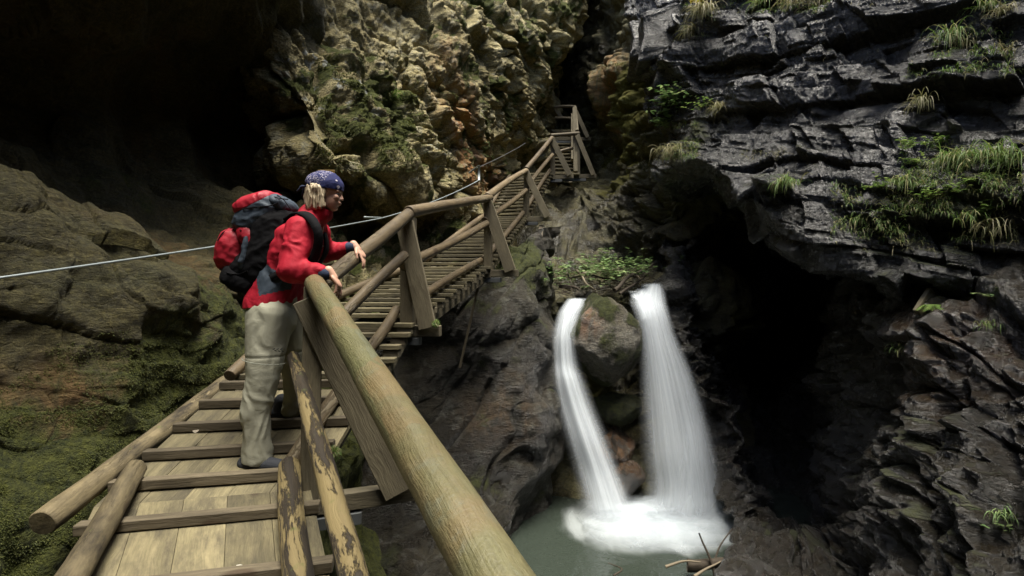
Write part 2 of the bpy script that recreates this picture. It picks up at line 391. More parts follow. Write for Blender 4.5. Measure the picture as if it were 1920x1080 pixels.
def org_up(q, n):
    return blob(q, P(930, 330, 12.5), (1.1, 3, 1.1), .4) * .9 + blob(q, P(885, 240, 10.2), (.45, 1.6, 1.4), .4) + blob(q, P(840, 130, 9.8), (.5, 1.6, 1.4), .6) * .5
cliff('cliff', rowsB, 640, 560, disp_upper, M_up, masks={'moss': moss_up, 'orange': org_up,
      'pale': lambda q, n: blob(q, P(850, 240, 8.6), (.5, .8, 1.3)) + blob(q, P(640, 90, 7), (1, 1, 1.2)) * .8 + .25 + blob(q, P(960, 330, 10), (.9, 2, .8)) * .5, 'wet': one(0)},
      label='pale craggy overhanging wall with moss and orange streaks above the walkway',
      wu=[.7, 1, 1.1, 1, 1, .8, .5, .3], wv=[.1, .5, .7, 1, 1, 1, .7, .6, .6, .4])

# --- wall under the walkway, down to the pool
rowsC = [
 [V(-3.2,5.5,-.6), P(560,600,6.8), P(700,560,7.4), P(820,520,8.2), P(915,470,9), P(985,432,9.7), P(1030,425,10.6), P(1052,425,12.5)],
 [V(-3.0,5.2,-1.6), P(560,720,6.7), P(700,670,7.4), P(820,620,8.1), P(910,560,8.5), P(985,500,8.8), P(1028,520,9.3), P(1040,530,11)],
 [V(-2.9,4.8,-2.2), P(560,830,6.6), P(690,800,7.2), P(800,760,7.8), P(895,700,8.2), P(975,620,8.5), P(1022,600,8.9), P(1036,600,10.5)],
 [V(-2.9,4.4,-2.8), P(560,950,6.3), P(680,930,6.8), P(790,890,7.3), P(880,830,7.8), P(965,760,8.2), P(1018,740,8.6), P(1036,740,10.2)],
 [V(-2.8,3.8,-3.2), P(560,1050,5.7), P(680,1030,6.1), P(790,990,6.6), P(875,950,7.1), P(950,890,7.8), P(1012,860,8.3), P(1050,860,10)],
 [V(-2.6,3.2,-3.6), P(560,1170,4.9), P(680,1140,5.2), P(795,1100,5.6), P(870,1070,6.1), P(935,1030,6.7), P(980,985,7.6), P(1060,960,9.8)],
 [V(-2.4,2.8,-5.2), P(560,1500,4.0), P(690,1420,4.2), P(800,1300,4.7), P(885,1220,5.2), P(945,1150,6.0), P(985,1060,7.2), P(1060,1040,9.6)],
]
def moss_under(q, n):
    return blob(q, P(1000, 470, 9.3), (1.2, 1.5, 1.2)) * .45 + fbm(q, 1.2, 3, 29) * .5 + np.clip(n[:, 2] - .2, 0, 1) * .3 + blob(q, P(700, 1030, 3.2), (.5, .6, .5)) * .6
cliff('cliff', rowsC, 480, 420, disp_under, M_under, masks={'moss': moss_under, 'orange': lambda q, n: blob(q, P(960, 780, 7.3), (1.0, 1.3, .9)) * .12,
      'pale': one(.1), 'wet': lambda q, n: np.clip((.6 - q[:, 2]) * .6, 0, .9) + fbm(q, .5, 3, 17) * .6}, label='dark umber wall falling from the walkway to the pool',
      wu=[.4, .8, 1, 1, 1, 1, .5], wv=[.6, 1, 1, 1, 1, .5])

# --- back of the gorge, from the far crags down behind the falls
rowsD = [
 [V(-2,32,13), V(2,32,13), V(7,30,13), V(11,26,13), V(13,20,13), V(13,11,13)],
 [V(0,24,12), V(2,25,12), V(5,22,12), V(6,18,12), V(6.5,15,12), V(7,11,12)],
 [P(900,-300,20), P(1050,-300,22), P(1140,-300,19), P(1230,-300,15.5), P(1330,-300,12.5), P(1450,-300,11)],
 [P(980,0,19), P(1090,0,21), P(1150,0,17.6), P(1215,0,14.2), P(1320,0,11.6), P(1430,0,10.5)],
 [P(980,140,21), P(1070,140,20.5), P(1135,140,16.2), P(1205,150,13.6), P(1310,150,11.2), P(1420,150,10.5)],
 [P(980,250,21), P(1080,250,20), P(1130,250,16.6), P(1200,250,13.2), P(1290,250,10.8), P(1420,250,10.8)],
 [P(980,330,20), P(1060,330,19), P(1118,330,16.0), P(1190,330,13.4), P(1270,330,10.9), P(1420,330,11)],
 [P(970,400,14.5), P(1050,375,15.2), P(1100,385,15.0), P(1180,400,12.7), P(1270,400,11.2), P(1420,400,11.5)],
 [P(970,480,12.2), P(1045,480,12.2), P(1110,480,12.4), P(1180,480,12.2), P(1270,480,11.6), P(1420,480,11.8)],
 [P(970,525,11), P(1045,512,11.4), P(1110,508,11.6), P(1180,508,11.6), P(1270,515,11.2), P(1420,520,11.6)],
 [P(970,570,10), P(1045,556,9.9), P(1110,556,9.9), P(1180,556,9.9), P(1270,560,10.2), P(1420,560,11)],
 [P(970,620,10), P(1045,620,9.9), P(1110,640,10.2), P(1180,640,10.2), P(1270,640,10.2), P(1420,640,11)],
 [P(970,760,9.9), P(1070,760,9.8), P(1120,760,9.8), P(1190,760,9.7), P(1290,770,9.9), P(1420,770,10.6)],
 [P(970,880,9.6), P(1070,880,9.5), P(1130,880,9.3), P(1200,880,9.3), P(1310,880,9.4), P(1420,880,9.8)],
 [P(970,980,9.0), P(1070,985,8.9), P(1140,985,8.8), P(1220,985,8.8), P(1330,985,8.8), P(1450,985,9)],
 [P(970,1150,9.0), P(1070,1150,8.9), P(1140,1150,8.8), P(1220,1150,8.8), P(1330,1150,8.8), P(1450,1150,9)],
]
def moss_back(q, n):
    return blob(q, P(1170, 230, 14), (2.4, 3, 2.8), .7) * .6 + fbm(q, .8, 3, 39) * .6 + np.clip(n[:, 2] - .2, 0, 1) * .3 - blob(q, P(1090, 110, 19.5), (1.2, 3.5, 2.6), .3) * 1.2 + blob(q, P(1130,740,9.5), (1,1,.8)) * .4 - blob(q, P(1130,430,13), (2.4,2.5,1.2)) * 1.2
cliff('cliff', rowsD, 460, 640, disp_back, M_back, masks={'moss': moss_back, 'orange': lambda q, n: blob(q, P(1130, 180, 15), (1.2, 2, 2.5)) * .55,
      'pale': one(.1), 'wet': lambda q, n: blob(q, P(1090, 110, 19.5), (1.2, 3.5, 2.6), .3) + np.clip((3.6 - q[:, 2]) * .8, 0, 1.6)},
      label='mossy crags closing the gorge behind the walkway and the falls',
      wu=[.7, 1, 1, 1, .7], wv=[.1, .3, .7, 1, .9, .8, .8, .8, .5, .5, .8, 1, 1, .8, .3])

# --- upper right slate wall, with the lip over the cave
rowsE = [
 [V(13,20,12.4), V(13,16,12.4), V(13,12,12.4), V(13,9,12.4), V(13,7,12.4), V(13,5.5,12.4), V(13,3,12.4), V(13,-1,12.4), V(13,-9,12.4)],
 [V(5.0,14,12), V(5.5,12,12), V(6,10,12), V(6.2,8.5,12), V(6.4,7,12), V(6.6,5.5,12), V(6.8,3,12), V(6.8,-1,12), V(6.6,-7,12)],
 [P(1200,-300,13.4), P(1320,-300,11), P(1440,-300,9.4), P(1570,-300,8.3), P(1720,-300,7.2), P(1920,-300,6.3), P(2300,-300,4.9), V(6.6,-1,4), V(6.4,-7,4)],
 [P(1192,0,12.2), P(1320,-20,10.2), P(1440,-20,8.6), P(1580,-20,7.6), P(1740,-20,6.6), P(1920,-20,5.8), P(2300,-20,4.5), V(6.4,-1,2.6), V(6.2,-7,2.6)],
 [P(1196,100,11.6), P(1312,100,9.8), P(1430,100,8.3), P(1580,100,7.2), P(1740,100,6.3), P(1920,100,5.5), P(2300,100,4.3), V(6.1,-1,1.8), V(6.1,-7,1.8)],
 [P(1200,190,11.3), P(1308,200,9.5), P(1430,210,8.0), P(1580,210,6.9), P(1740,210,6.05), P(1920,210,5.3), P(2300,210,4.1), V(5.9,-1,1.2), V(5.9,-7,1.2)],
 [P(1232,260,11), P(1305,265,9.0), P(1425,300,7.6), P(1570,310,6.6), P(1730,300,5.8), P(1920,290,5.1), P(2300,300,3.9), V(5.7,-1,.8), V(5.7,-7,.8)],
 [P(1238,300,10.4), P(1312,292,8.6), P(1425,362,7.1), P(1560,400,6.2), P(1730,385,5.5), P(1920,370,4.9), P(2300,390,3.5), V(5.4,-1,.4), V(5.4,-7,.4)],
 [P(1240,322,10.2), P(1325,305,8.4), P(1438,405,6.9), P(1560,468,6.1), P(1730,490,5.4), P(1920,490,4.75), P(2300,520,3.4), V(5.0,-1,.0), V(5.0,-7,.0)],
 [P(1250,345,10.6), P(1345,335,9.2), P(1452,450,7.7), P(1570,505,6.7), P(1730,530,5.7), P(1920,545,5.0), P(2300,560,3.7), V(5.2,-1,-.2), V(5.2,-7,-.2)],
 [P(1275,360,12.0), P(1380,360,12.0), P(1470,460,11.5), P(1590,515,10), P(1740,535,8.5), P(1930,545,7.5), P(2300,560,5.6), V(7,-1,-.1), V(7,-7,-.1)],
]
def moss_right(q, n):
    return np.clip(n[:, 2] - .45, 0, 1) * .7 + fbm(q, 1.0, 3, 49) * .35 - .05 + blob(q, P(1750, 380, 5.2), (1.2, .8, .4)) * .3 + blob(q, P(1290, 260, 9.3), (.6, .8, .6)) * .4
cliff('cliff', rowsE, 680, 560, disp_right, M_right, masks={'moss': moss_right, 'orange': one(0), 'pale': one(0),
      'wet': lambda q, n: fbm(q, .6, 3, 59) * 1.3 + .45}, label='dark wet slate wall in stepped blocks, with grass on its ledges',
      wu=[.8, 1, 1.1, 1.2, 1.4, 1.2, .4, .3], wv=[.1, .4, .8, 1, 1, 1, 1, 1, .6, .6])

# --- lower right: thin fin beside the falls, deep cleft, broad wet face
rowsF = [
 [P(1300,430,13), P(1268,430,11.5), P(1300,430,12.5), P(1400,440,15), P(1500,470,15), P(1600,520,12), P(1750,525,8.5), P(1930,530,7.5), P(2300,560,6), V(7.5,-1,-.2)],
 [P(1300,530,11.5), P(1266,525,10.2), P(1296,520,11.5), P(1400,520,14.5), P(1500,525,14.5), P(1585,552,8.6), P(1750,556,6.3), P(1930,555,5.3), P(2300,590,4.2), V(6.4,-1,-.4)],
 [P(1305,600,11.2), P(1272,600,9.6), P(1306,600,10.6), P(1400,600,14), P(1500,600,13.8), P(1588,600,7.6), P(1750,600,5.5), P(1930,600,4.7), P(2300,640,3.6), V(5.6,-1,-.8)],
 [P(1330,700,11), P(1300,700,9.0), P(1340,700,9.9), P(1420,700,13), P(1515,700,10.6), P(1612,700,6.9), P(1750,700,5.2), P(1930,700,4.4), P(2300,740,3.3), V(5.1,-1,-1.4)],
 [P(1370,830,10.6), P(1343,830,8.6), P(1380,830,9.2), P(1450,830,10.8), P(1545,830,8.6), P(1640,830,6.3), P(1770,830,4.9), P(1930,830,4.1), P(2300,860,3.1), V(4.7,-1,-2)],
 [P(1405,960,9.4), P(1372,960,7.6), P(1412,960,7.8), P(1480,960,8.5), P(1570,960,7.3), P(1670,960,5.7), P(1790,960,4.5), P(1930,960,3.8), P(2300,1000,2.9), V(4.2,-1,-2.6)],
 [P(1430,1080,7.6), P(1378,1080,6.3), P(1420,1080,6.2), P(1500,1080,6.6), P(1595,1080,6.1), P(1690,1080,5.0), P(1800,1080,4.2), P(1930,1080,3.6), P(2300,1150,2.7), V(3.7,-1,-3.2)],
 [P(1440,1300,6.0), P(1380,1300,4.9), P(1420,1300,4.9), P(1500,1300,5.4), P(1600,1300,4.9), P(1690,1300,4.3), P(1800,1300,3.8), P(1930,1300,3.3), P(2300,1400,2.4), V(2.8,-1,-4.5)],
]
cliff('cliff', rowsF, 640, 500, disp_low, M_low, masks={'moss': lambda q, n: np.clip(n[:, 2] - .4, 0, 1) * .55 + fbm(q, 1.0, 3, 69) * .4 - .05,
      'orange': lambda q, n: blob(q, P(1850, 700, 5.3), (1, 1, 1)) * .25, 'pale': one(0),
      'wet': lambda q, n: fbm(q, .7, 3, 79) * 1.2 + .6}, label='brown wet rock face with a dark cleft, right of the falls',
      wu=[.5, .6, .6, .7, 1, 1.3, 1.3, .6, .3], wv=[.5, 1, 1, 1, 1, .9, .5])

# --- the rest of the gorge: outer rock that closes it behind the faces and behind the viewpoint
def hull(name, rows, label):
    def dd(p, n): return fbm(p, .25, 4, 7) * .8, None
    return cliff(name, rows, 120, 90, dd, M_under, masks={'moss': one(.2), 'orange': one(0), 'pale': one(0), 'wet': one(0)}, label=label)
zs = [12.5, 6, 1, -6]
rh = [[V(-5, -8, z), V(-5.6, 0, z), V(-6.5, 8, z), V(-5, 16, z), V(-1.5, 23, z), V(3, 27, z), V(8, 22, z), V(9, 16, z), V(9.5, 8, z), V(9, 0, z), V(8, -8, z)] for z in zs]
hull('cliff', rh, 'outer rock behind the faces of the gorge')
rb = [[V(8.5, -8.5, z), V(4, -8, z), V(0, -7.6, z), V(-3, -8, z), V(-6, -8.5, z)] for z in (9, 4, 0, -6)]
hull('cliff', rb, 'rock closing the gorge behind the viewpoint')
# streambed under everything
gb = [[V(x, y, -5.6) for x in (-8, -3, 2, 6, 10)] for y in (28, 16, 9, 3, -3, -9)]
bed = hull('ground', gb, 'dark rocky streambed of the gorge')

# ---------------------------------------------------------------- wood
def wood_mat(name, c1, c2, dark, grain=1.0, patch=None, rough=.75, knots=True, moss=0.0, scales=None, streak=(.12, 12), dirt=0.0):
    """grain runs along local Z; patch: colours of bark and cambium left on peeled logs"""
    m, t, b, out = nt(name); n = NB(t)
    g0 = n.coord('Object'); rnd = n.rand()
    off = t.nodes.new('ShaderNodeCombineXYZ'); n.link(n.math('MULTIPLY', rnd, 17.0), off.inputs[0]); n.link(n.math('MULTIPLY', rnd, 31.0), off.inputs[2])
    ad = t.nodes.new('ShaderNodeVectorMath'); ad.operation = 'ADD'; n.link(g0, ad.inputs[0]); n.link(off.outputs[0], ad.inputs[1])
    g = ad.outputs[0]
    wv = n.noise(g, 2.2, 3, .5, 0, True)
    wm = t.nodes.new('ShaderNodeVectorMath'); wm.operation = 'MULTIPLY'; n.link(wv, wm.inputs[0]); wm.inputs[1].default_value = (.10, .10, .10)
    wa = t.nodes.new('ShaderNodeVectorMath'); wa.operation = 'ADD'; n.link(g, wa.inputs[0]); n.link(wm.outputs[0], wa.inputs[1])
    gs = n.mapping(wa.outputs[0], (1, 1, .045))
    gr = n.noise(gs, 42 * grain, 6, .65, .3)
    gr2 = n.noise(gs, 150 * grain, 3, .6)
    big = n.noise(n.mapping(g, (1, 1, .35)), 5, 5, .6)
    col = n.mix(n.ramp(gr, [(.3, 0), (.66, 1)]), c1, c2)
    col = n.mix(n.ramp(big, [(.50, 0), (.74, .85)]), col, dark)
    col = n.mix(.7, col, n.ramp(gr2, [(.2, .5), (.5, 1), (.8, 1.35)]), 'MULTIPLY')
    h = n.math('ADD', n.math('MULTIPLY', gr, 1.0), n.math('MULTIPLY', gr2, .4))
    if knots:
        kv = n.voro(n.mapping(wa.outputs[0], (1, 1, .45)), 3.1, 'F1')
        kn = n.ramp(kv, [(.075, 1), (.12, 0)])
        col = n.mix(n.math('MULTIPLY', kn, .8), col, (.05, .032, .018))
    if dirt:
        dn = n.ramp(n.math('ADD', n.math('MULTIPLY', n.noise(n.mapping(g, (1, 1, .4)), 7, 8, .72), .7), n.math('MULTIPLY', gr, .3)), [(.44, 0), (.62, dirt)])
        col = n.mix(dn, col, dark)
    if patch:
        pv = n.noise(n.mapping(wa.outputs[0], (1, 1, .14)), patch[2] * 1.7, 10, .72, .3)
        pm = n.ramp(pv, [(patch[3], 0), (patch[3] + .04, 1)])
        col = n.mix(pm, col, n.mix(n.ramp(gr, [(.3, 0), (.7, 1)]), patch[0], patch[1]))
        h = n.math('ADD', h, n.math('MULTIPLY', pm, -1.2))
    if scales:
        # overlapping cambium flakes left by the drawknife
        sv = n.mapping(wa.outputs[0], (9, 9, 3.4))
        vc = n.voro(sv, 1.0, 'F1', 'Color'); ve = n.voro(sv, 1.0, 'F1', 'Distance')
        sc_ = t.nodes.new('ShaderNodeSeparateColor'); n.link(vc, sc_.inputs[0])
        fl_ = n.ramp(sc_.outputs[0], [(0, scales[0]), (.35, scales[1]), (.6, scales[2]), (.8, scales[3]), (1, scales[0])])
        col = n.mix(n.ramp(n.noise(g, 5, 4, .6), [(.38, .15), (.6, .8)]), col, n.mix(.5, col, fl_))
        col = n.mix(n.ramp(n.noise(wa.outputs[0], 9, 8, .7), [(.56, 0), (.66, .6)]), col, scales[2])
        h = n.math('ADD', h, n.math('MULTIPLY', sc_.outputs[1], 2.4))
        h = n.math('ADD', h, n.math('MULTIPLY', n.noise(g, 30, 6, .7), 1.2))
        ck = n.ramp(n.noise(n.mapping(wa.outputs[0], (1, 1, .06)), 17, 3, .5), [(.285, 1), (.31, 0)])
        col = n.mix(ck, col, (.03, .024, .014)); h = n.math('ADD', h, n.math('MULTIPLY', ck, -4.0))
    if moss:
        nn = n.noise(g0, 9, 6, .65)
        nrm = t.nodes.new('ShaderNodeNewGeometry'); sp = t.nodes.new('ShaderNodeSeparateXYZ'); n.link(nrm.outputs['Normal'], sp.inputs[0])
        mm = n.ramp(n.math('ADD', n.math('MULTIPLY', nn, .8), n.math('MULTIPLY', sp.outputs[2], .1)), [(.62 - moss * .2, 0), (.72 - moss * .2, .8)])
        col = n.mix(mm, col, (.10, .12, .03))
    col = n.mix(1.0, col, n.ramp(rnd, [(0, .70), (1, 1.22)]), 'MULTIPLY')
    n.link(col, b.inputs['Base Color']); b.inputs['Roughness'].default_value = rough
    b.inputs['Specular IOR Level'].default_value = .35
    n.link(n.bump(h, .8, .006), b.inputs['Normal'])
    return m

W_plank = wood_mat('plank_wood', (.112, .097, .052), (.215, .182, .100), (.048, .041, .027), grain=.9, dirt=.85)
W_beam = wood_mat('weathered_beam', (.115, .098, .060), (.175, .150, .095), (.070, .058, .036), moss=.25, dirt=.7)
W_dark = wood_mat('damp_batten', (0.074, 0.059, 0.037), (0.124, 0.102, 0.065), (0.037, 0.030, 0.019), moss=.2)
W_rail = wood_mat('peeled_rail', (.100, .098, .043), (.150, .140, .068), (.060, .062, .032), grain=1.1, rough=.5, scales=((.075, .085, .034), (.21, .115, .052), (.13, .14, .10), (.24, .185, .085)), dirt=.55)
W_rail2 = wood_mat('brown_rail', (.105, .078, .042), (.165, .125, .070), (.055, .040, .025), grain=.6, patch=((.20, .165, .10), (.16, .125, .075), 7, .56), rough=.6, dirt=.7)
W_bark = wood_mat('bark_log', (.030, .023, .014), (.060, .045, .026), (.018, .014, .010), grain=.6, patch=((.25, .195, .085), (.17, .13, .06), 10, .475), moss=.30, dirt=.8)
W_kerb = wood_mat('kerb_log', (.135, .108, .058), (.20, .16, .088), (.028, .022, .014), grain=.6, patch=((.24, .195, .11), (.20, .16, .09), 7, .55), moss=.2, dirt=1.0)
def simple_mat(name, col, rough=.6, metal=0.0, spec=.5, bumps=None):
    m, t, b, out = nt(name); n = NB(t); g = n.coord('Object')
    c = n.mix(.6, col, n.ramp(n.noise(g, 14, 4, .6), [(.3, .75), (.7, 1.2)]), 'MULTIPLY')
    n.link(c, b.inputs['Base Color']); b.inputs['Roughness'].default_value = rough; b.inputs['Metallic'].default_value = metal
    b.inputs['Specular IOR Level'].default_value = spec
    if bumps: n.link(n.bump(n.noise(g, bumps[0], 4, .6), 1, bumps[1]), b.inputs['Normal'])
    return m
M_steel = simple_mat('galvanised_steel', (.26, .30, .30), .5, .5)
M_dsteel = simple_mat('dull_steel', (.07, .075, .075), .7, .2)

def frame(p0, p1, up=V(0, 0, 1)):
    """matrix with Z from p0 to p1 and Y as near up as can be"""
    z = (p1 - p0).normalized(); x = up.cross(z)
    if x.length < 1e-4: x = V(1, 0, 0).cross(z)
    x.normalize(); y = z.cross(x)
    M = Matrix((x, y, z)).transposed().to_4x4(); M.translation = p0
    return M

rs = random.Random(5)
def beam(name, p0, p1, w, h, mat, parent=None, up=V(0, 0, 1), seg=None, wob=.0025, ch=.004, taper=None):
    """sawn timber: w across, h along 'up'"""
    L = (p1 - p0).length; n = seg or max(2, int(L / .15))
    sd = rs.random() * 100
    vs, fs = [], []
    prof = [(-w/2+ch, -h/2), (w/2-ch, -h/2), (w/2, -h/2+ch), (w/2, h/2-ch), (w/2-ch, h/2), (-w/2+ch, h/2), (-w/2, h/2-ch), (-w/2, -h/2+ch)]
    zs_ = [0, ch] + [L * i / n for i in range(1, n)] + [L - ch, L]
    for k, z in enumerate(zs_):
        s = 1 - (ch * .9 / (min(w, h) / 2)) if k in (0, len(zs_) - 1) else 1
        for (a, c) in prof:
            q = mnoise.noise_vector(Vector((a * 6 + sd, c * 6, z * 2.2))) * wob
            vs.append((a * s + q.x, c * s + q.y, z))
    m8 = 8
    for k in range(len(zs_) - 1):
        for j in range(m8):
            a = k * m8 + j; b_ = k * m8 + (j + 1) % m8
            fs.append((a, b_, b_ + m8, a + m8))
    fs.append(tuple(reversed(range(m8)))); fs.append(tuple(range(len(vs) - m8, len(vs))))
    o = mesh_obj(name, vs, fs, mat, parent, smooth=False)
    o.matrix_world = frame(p0, p1, up)
    return o

def log(name, p0, p1, r0, r1, mat, parent=None, bend=.02, rough=.05, seg=None, lump=None, ns=20):
    """round pole: tapered, slightly bent, knobbly; rounded saw-cut ends"""
    L = (p1 - p0).length; n = seg or max(6, int(L / .06)); sd = rs.random() * 100
    vs, fs = [], []
    ba = rs.random() * 6.28
    st = [(0, .90), (.004, .985)] + [(i / n, 1) for i in range(1, n)] + [(.996, .985), (1, .90)]
    st[1] = (min(.008 / L, .3), .985); st[-2] = (1 - min(.008 / L, .3), .985)
    for (t_, s) in st:
        r = (r0 + (r1 - r0) * t_) * s
        b = math.sin(t_ * math.pi) * bend
        cx, cy_ = math.cos(ba) * b, math.sin(ba) * b
        for j in range(ns):
            a = 2 * math.pi * j / ns
            v = Vector((math.cos(a), math.sin(a), 0))
            k = mnoise.noise(Vector((v.x * 1.2 + sd, v.y * 1.2, t_ * L * 2.0))) * rough + mnoise.noise(Vector((v.x * 2.5 + sd, v.y * 2.5, t_ * L * 9))) * rough * .45
            if lump: k += mnoise.noise(Vector((v.x * 1.5 + sd, v.y * 1.5 + 5, t_ * L * 5))) * lump
            vs.append((cx + v.x * r * (1 + k), cy_ + v.y * r * (1 + k), t_ * L))
    m = len(st)
    for k in range(m - 1):
        for j in range(ns):
            a = k * ns + j; b_ = k * ns + (j + 1) % ns
            fs.append((a, b_, b_ + ns, a + ns))
    fs.append(tuple(reversed(range(ns)))); fs.append(tuple(range(len(vs) - ns, len(vs))))
    o = mesh_obj(name, vs, fs, mat, parent, smooth=True)
    # flat ends
    o.data.polygons[len(fs) - 1].use_smooth = False; o.data.polygons[len(fs) - 2].use_smooth = False
    o.matrix_world = frame(p0, p1)
    return o

# ---------------------------------------------------------------- the walkway
walk = empty('wooden_walkway', (-1.1, 2.8, -1.1))
tag(walk, 'weathered timber stairway of planks, treads and round pole railings climbing along the left cliff', 'walkway')
def part(o):
    """keep world placement while parenting to the walkway"""
    mw = o.matrix_world.copy(); o.parent = walk; o.matrix_parent_inverse = Matrix.Translation(-walk.location); o.matrix_world = mw
    o.matrix_parent_inverse = Matrix.Identity(4); o.matrix_basis = Matrix.Translation(-walk.location) @ mw
    return o
lerp = lambda a, b, t: a + (b - a) * t
# right and left deck edges, at deck level
Rn = [V(.36, .0, -1.67), V(-1.10, 2.8, -1.10), V(-.95, 4.85, -.30), V(-.36, 7.6, .317), V(.335, 11.5, 1.62), V(1.09, 14.0, 3.135)]
Ln = [V(-.56, -.35, -1.67), V(-2.14, 2.62, -1.12), V(-2.08, 4.95, -.30), V(-1.42, 7.75, .317), V(-.66, 11.75, 1.62), V(-.08, 14.45, 3.135)]
Hn = [V(.70, -.40, -.86), V(-1.113, 2.87, .035), P(772, 398, 4.85), P(916, 370, 7.6), P(988, 318, 11.5), P(1036, 256, 14.0)]

# sloping plank decks (two), boards running along the way, with cross battens nailed on top
def plank_deck(i, t0, t1, nb, t_off=0):
    for k in range(nb):
        a, b = k / nb, (k + 1) / nb
        g = .0012
        q = [lerp(lerp(Ln[i], Ln[i+1], t), lerp(Rn[i], Rn[i+1], t), s) for t in (t0, t1) for s in (a, b)]
        dz = rs.uniform(-.0012, .0012)
        p0 = (q[0] + q[1]) / 2 + V(0, 0, dz - .0175); p1 = (q[2] + q[3]) / 2 + V(0, 0, dz - .0175)
        M_ = frame(p0, p1); Mi = M_.inverted(); gp = (q[1] - q[0]).normalized() * g
        top = [q[0] + gp, q[1] - gp, q[3] - gp, q[2] + gp]
        top = [x + V(0, 0, dz) for x in top]; bot = [x - V(0, 0, .035) for x in top]
        vs = [Mi @ x for x in top + bot]
        o = mesh_obj('deck_board', vs, [(0, 1, 2, 3), (7, 6, 5, 4), (0, 4, 5, 1), (1, 5, 6, 2), (2, 6, 7, 3), (3, 7, 4, 0)], W_plank, None, smooth=False)
        o.matrix_world = M_; part(o)
plank_deck(0, .0, 1.0, 5)
plank_deck(1, .0, .46, 5)
def across(i, t, w, h, mat, over0=0.0, over1=0.0, lift=0, name='batten', tw=0):
    a = lerp(Ln[i], Ln[i+1], t + tw); b = lerp(Rn[i], Rn[i+1], t)
    d = (b - a).normalized(); fw = (Rn[i+1] - Rn[i]).normalized()
    return part(beam(name, a - d * over0 + V(0, 0, h/2 + lift), b + d * over1 + V(0, 0, h/2 + lift), w, h, mat, None, up=V(0, 0, 1)))
for t in (.10, .24, .38, .52, .655, .79, .93):
    across(0, t, .065, .05, W_dark, 0.02, 0.02, .002)
for t in (.045, .15, .26, .37, .47):
    across(1, t, .06, .055, W_dark, 0.0, 0.0, .002)
# treads: each flight is a run of short boards on two stringers
def flight(i, t0, t1, n, Lr=Ln, Rr=Rn, tw=.115, name='tread', under=True):
    A0, A1 = lerp(Lr[i], Lr[i+1], t0), lerp(Lr[i], Lr[i+1], t1); B0, B1 = lerp(Rr[i], Rr[i+1], t0), lerp(Rr[i], Rr[i+1], t1)
    for k in range(n):
        t = (k + .5) / n
        a, b = lerp(A0, A1, t), lerp(B0, B1, t); d = (b - a).normalized()
        j = rs.uniform(-.02, .02)
        part(beam(name, a - d * j + V(0, 0, rs.uniform(-.004, .004)), b + d * (j + .05) + V(0, 0, rs.uniform(-.004, .004)), tw, .04, W_plank, None))
        if under:
            part(beam('tread_block', b - d * .10 + V(0, 0, -.055), b + d * .035 + V(0, 0, -.055), .09, .066, W_beam, None))
    for (s0, s1, ins) in ((A0, A1, .12), (B0, B1, -.09)):
        d = (B0 - A0).normalized() * ins
        part(beam('stringer', s0 + d + V(0, 0, -.16), s1 + d + V(0, 0, -.16), .10, .14, W_beam, None))
flight(1, .50, 1.0, 5)
flight(2, 0.01, 1.0, 13)
flight(3, 0.01, 1.0, 17, tw=.125)
flight(4, 0.01, 1.0, 13, tw=.125)
for i, (t0, t1) in ((0, (0, 1)), (1, (0, .5))):
    for (s0, s1) in ((Ln[i], Ln[i+1]), (Rn[i], Rn[i+1])):
        c = (Ln[i] + Rn[i]) / 2; d = (c - s0).normalized() * .12
        part(beam('stringer', lerp(s0, s1, t0) + d + V(0, 0, -.11), lerp(s0, s1, t1) + d + V(0, 0, -.11), .10, .14, W_beam, None))
# landing and upper flight
LA = [V(.10, 14.45, 3.135), V(1.09, 14.0, 3.135), V(1.80, 14.2, 3.16), V(1.72, 15.0, 3.16), V(.15, 15.0, 3.14)]
for k in range(4):
    t = (k + .5) / 4
    part(beam('deck_board', V(.35, 14.12 + .22 * k, 3.13), V(1.85, 14.12 + .22 * k, 3.13), .2, .04, W_plank, None))
Lu = [V(1.16, 15.0, 3.2), V(1.36, 17.2, 5.30)]; Ru = [V(1.80, 15.0, 3.2), V(1.98, 17.2, 5.30)]
flight(0, 0, 1, 14, Lu, Ru, tw=.13, under=False)
for k in range(5):
    part(beam('deck_board', V(1.30, 17.35 + .2 * k, 5.32), V(2.1, 17.35 + .2 * k, 5.32), .18, .04, W_plank, None))

# posts with their slanting braces and outriggers
def post_set(base, top, outdir, out=.46, w=.11, mat=W_beam, drop=.16, bw=.16, br_top=.06, plate=True):
    ax = V(outdir.x, outdir.y, 0).normalized(); fw = V(-ax.y, ax.x, 0)
    part(beam('post', base + V(0, 0, -drop), top + V(0, 0, -.03), w, w, mat, None, up=fw, seg=8))
    bb = base + V(0, 0, -.10)
    part(beam('outrigger', bb - ax * .95, bb + ax * (out + (.20 if out == .50 and w == .10 else .10)), .075, .10, mat, None, up=V(0, 0, 1)))
    side = fw * (-w/2 - .021)
    # the brace lies on the near face of post and outrigger
    near = side if side.y < 0 else -side
    part(beam('brace', bb + ax * (out) + near + V(0, 0, .03), top + V(0, 0, -br_top - .02) + near - ax * .01, .035, bw, mat, None, up=V(0, 0, 1)))
    if plate:
        part(beam('steel_bracket', bb - ax * .9 + V(0, 0, -.10), bb + ax * (out * .55) + V(0, 0, -.10), .09, .07, M_dsteel, None, seg=2, wob=0))
dirs = [V(.93, .36, 0), V(.98, -.15, 0), V(.96, -.22, 0), V(.97, -.20, 0), V(.98, -.2, 0)]
post_set(Rn[1] + V(-.02, .03, 0), Hn[1], dirs[0], .50, .10, bw=.21, drop=.12)
post_set(P(765, 600, 4.85), P(766, 402, 4.85), dirs[1], .22, .12, bw=.17, drop=.16)
post_set(P(915, 500, 7.6), Hn[3], dirs[2], .36, .11, bw=.17)
post_set(P(986, 403, 11.5), Hn[4], dirs[3], .50, .12, bw=.15)
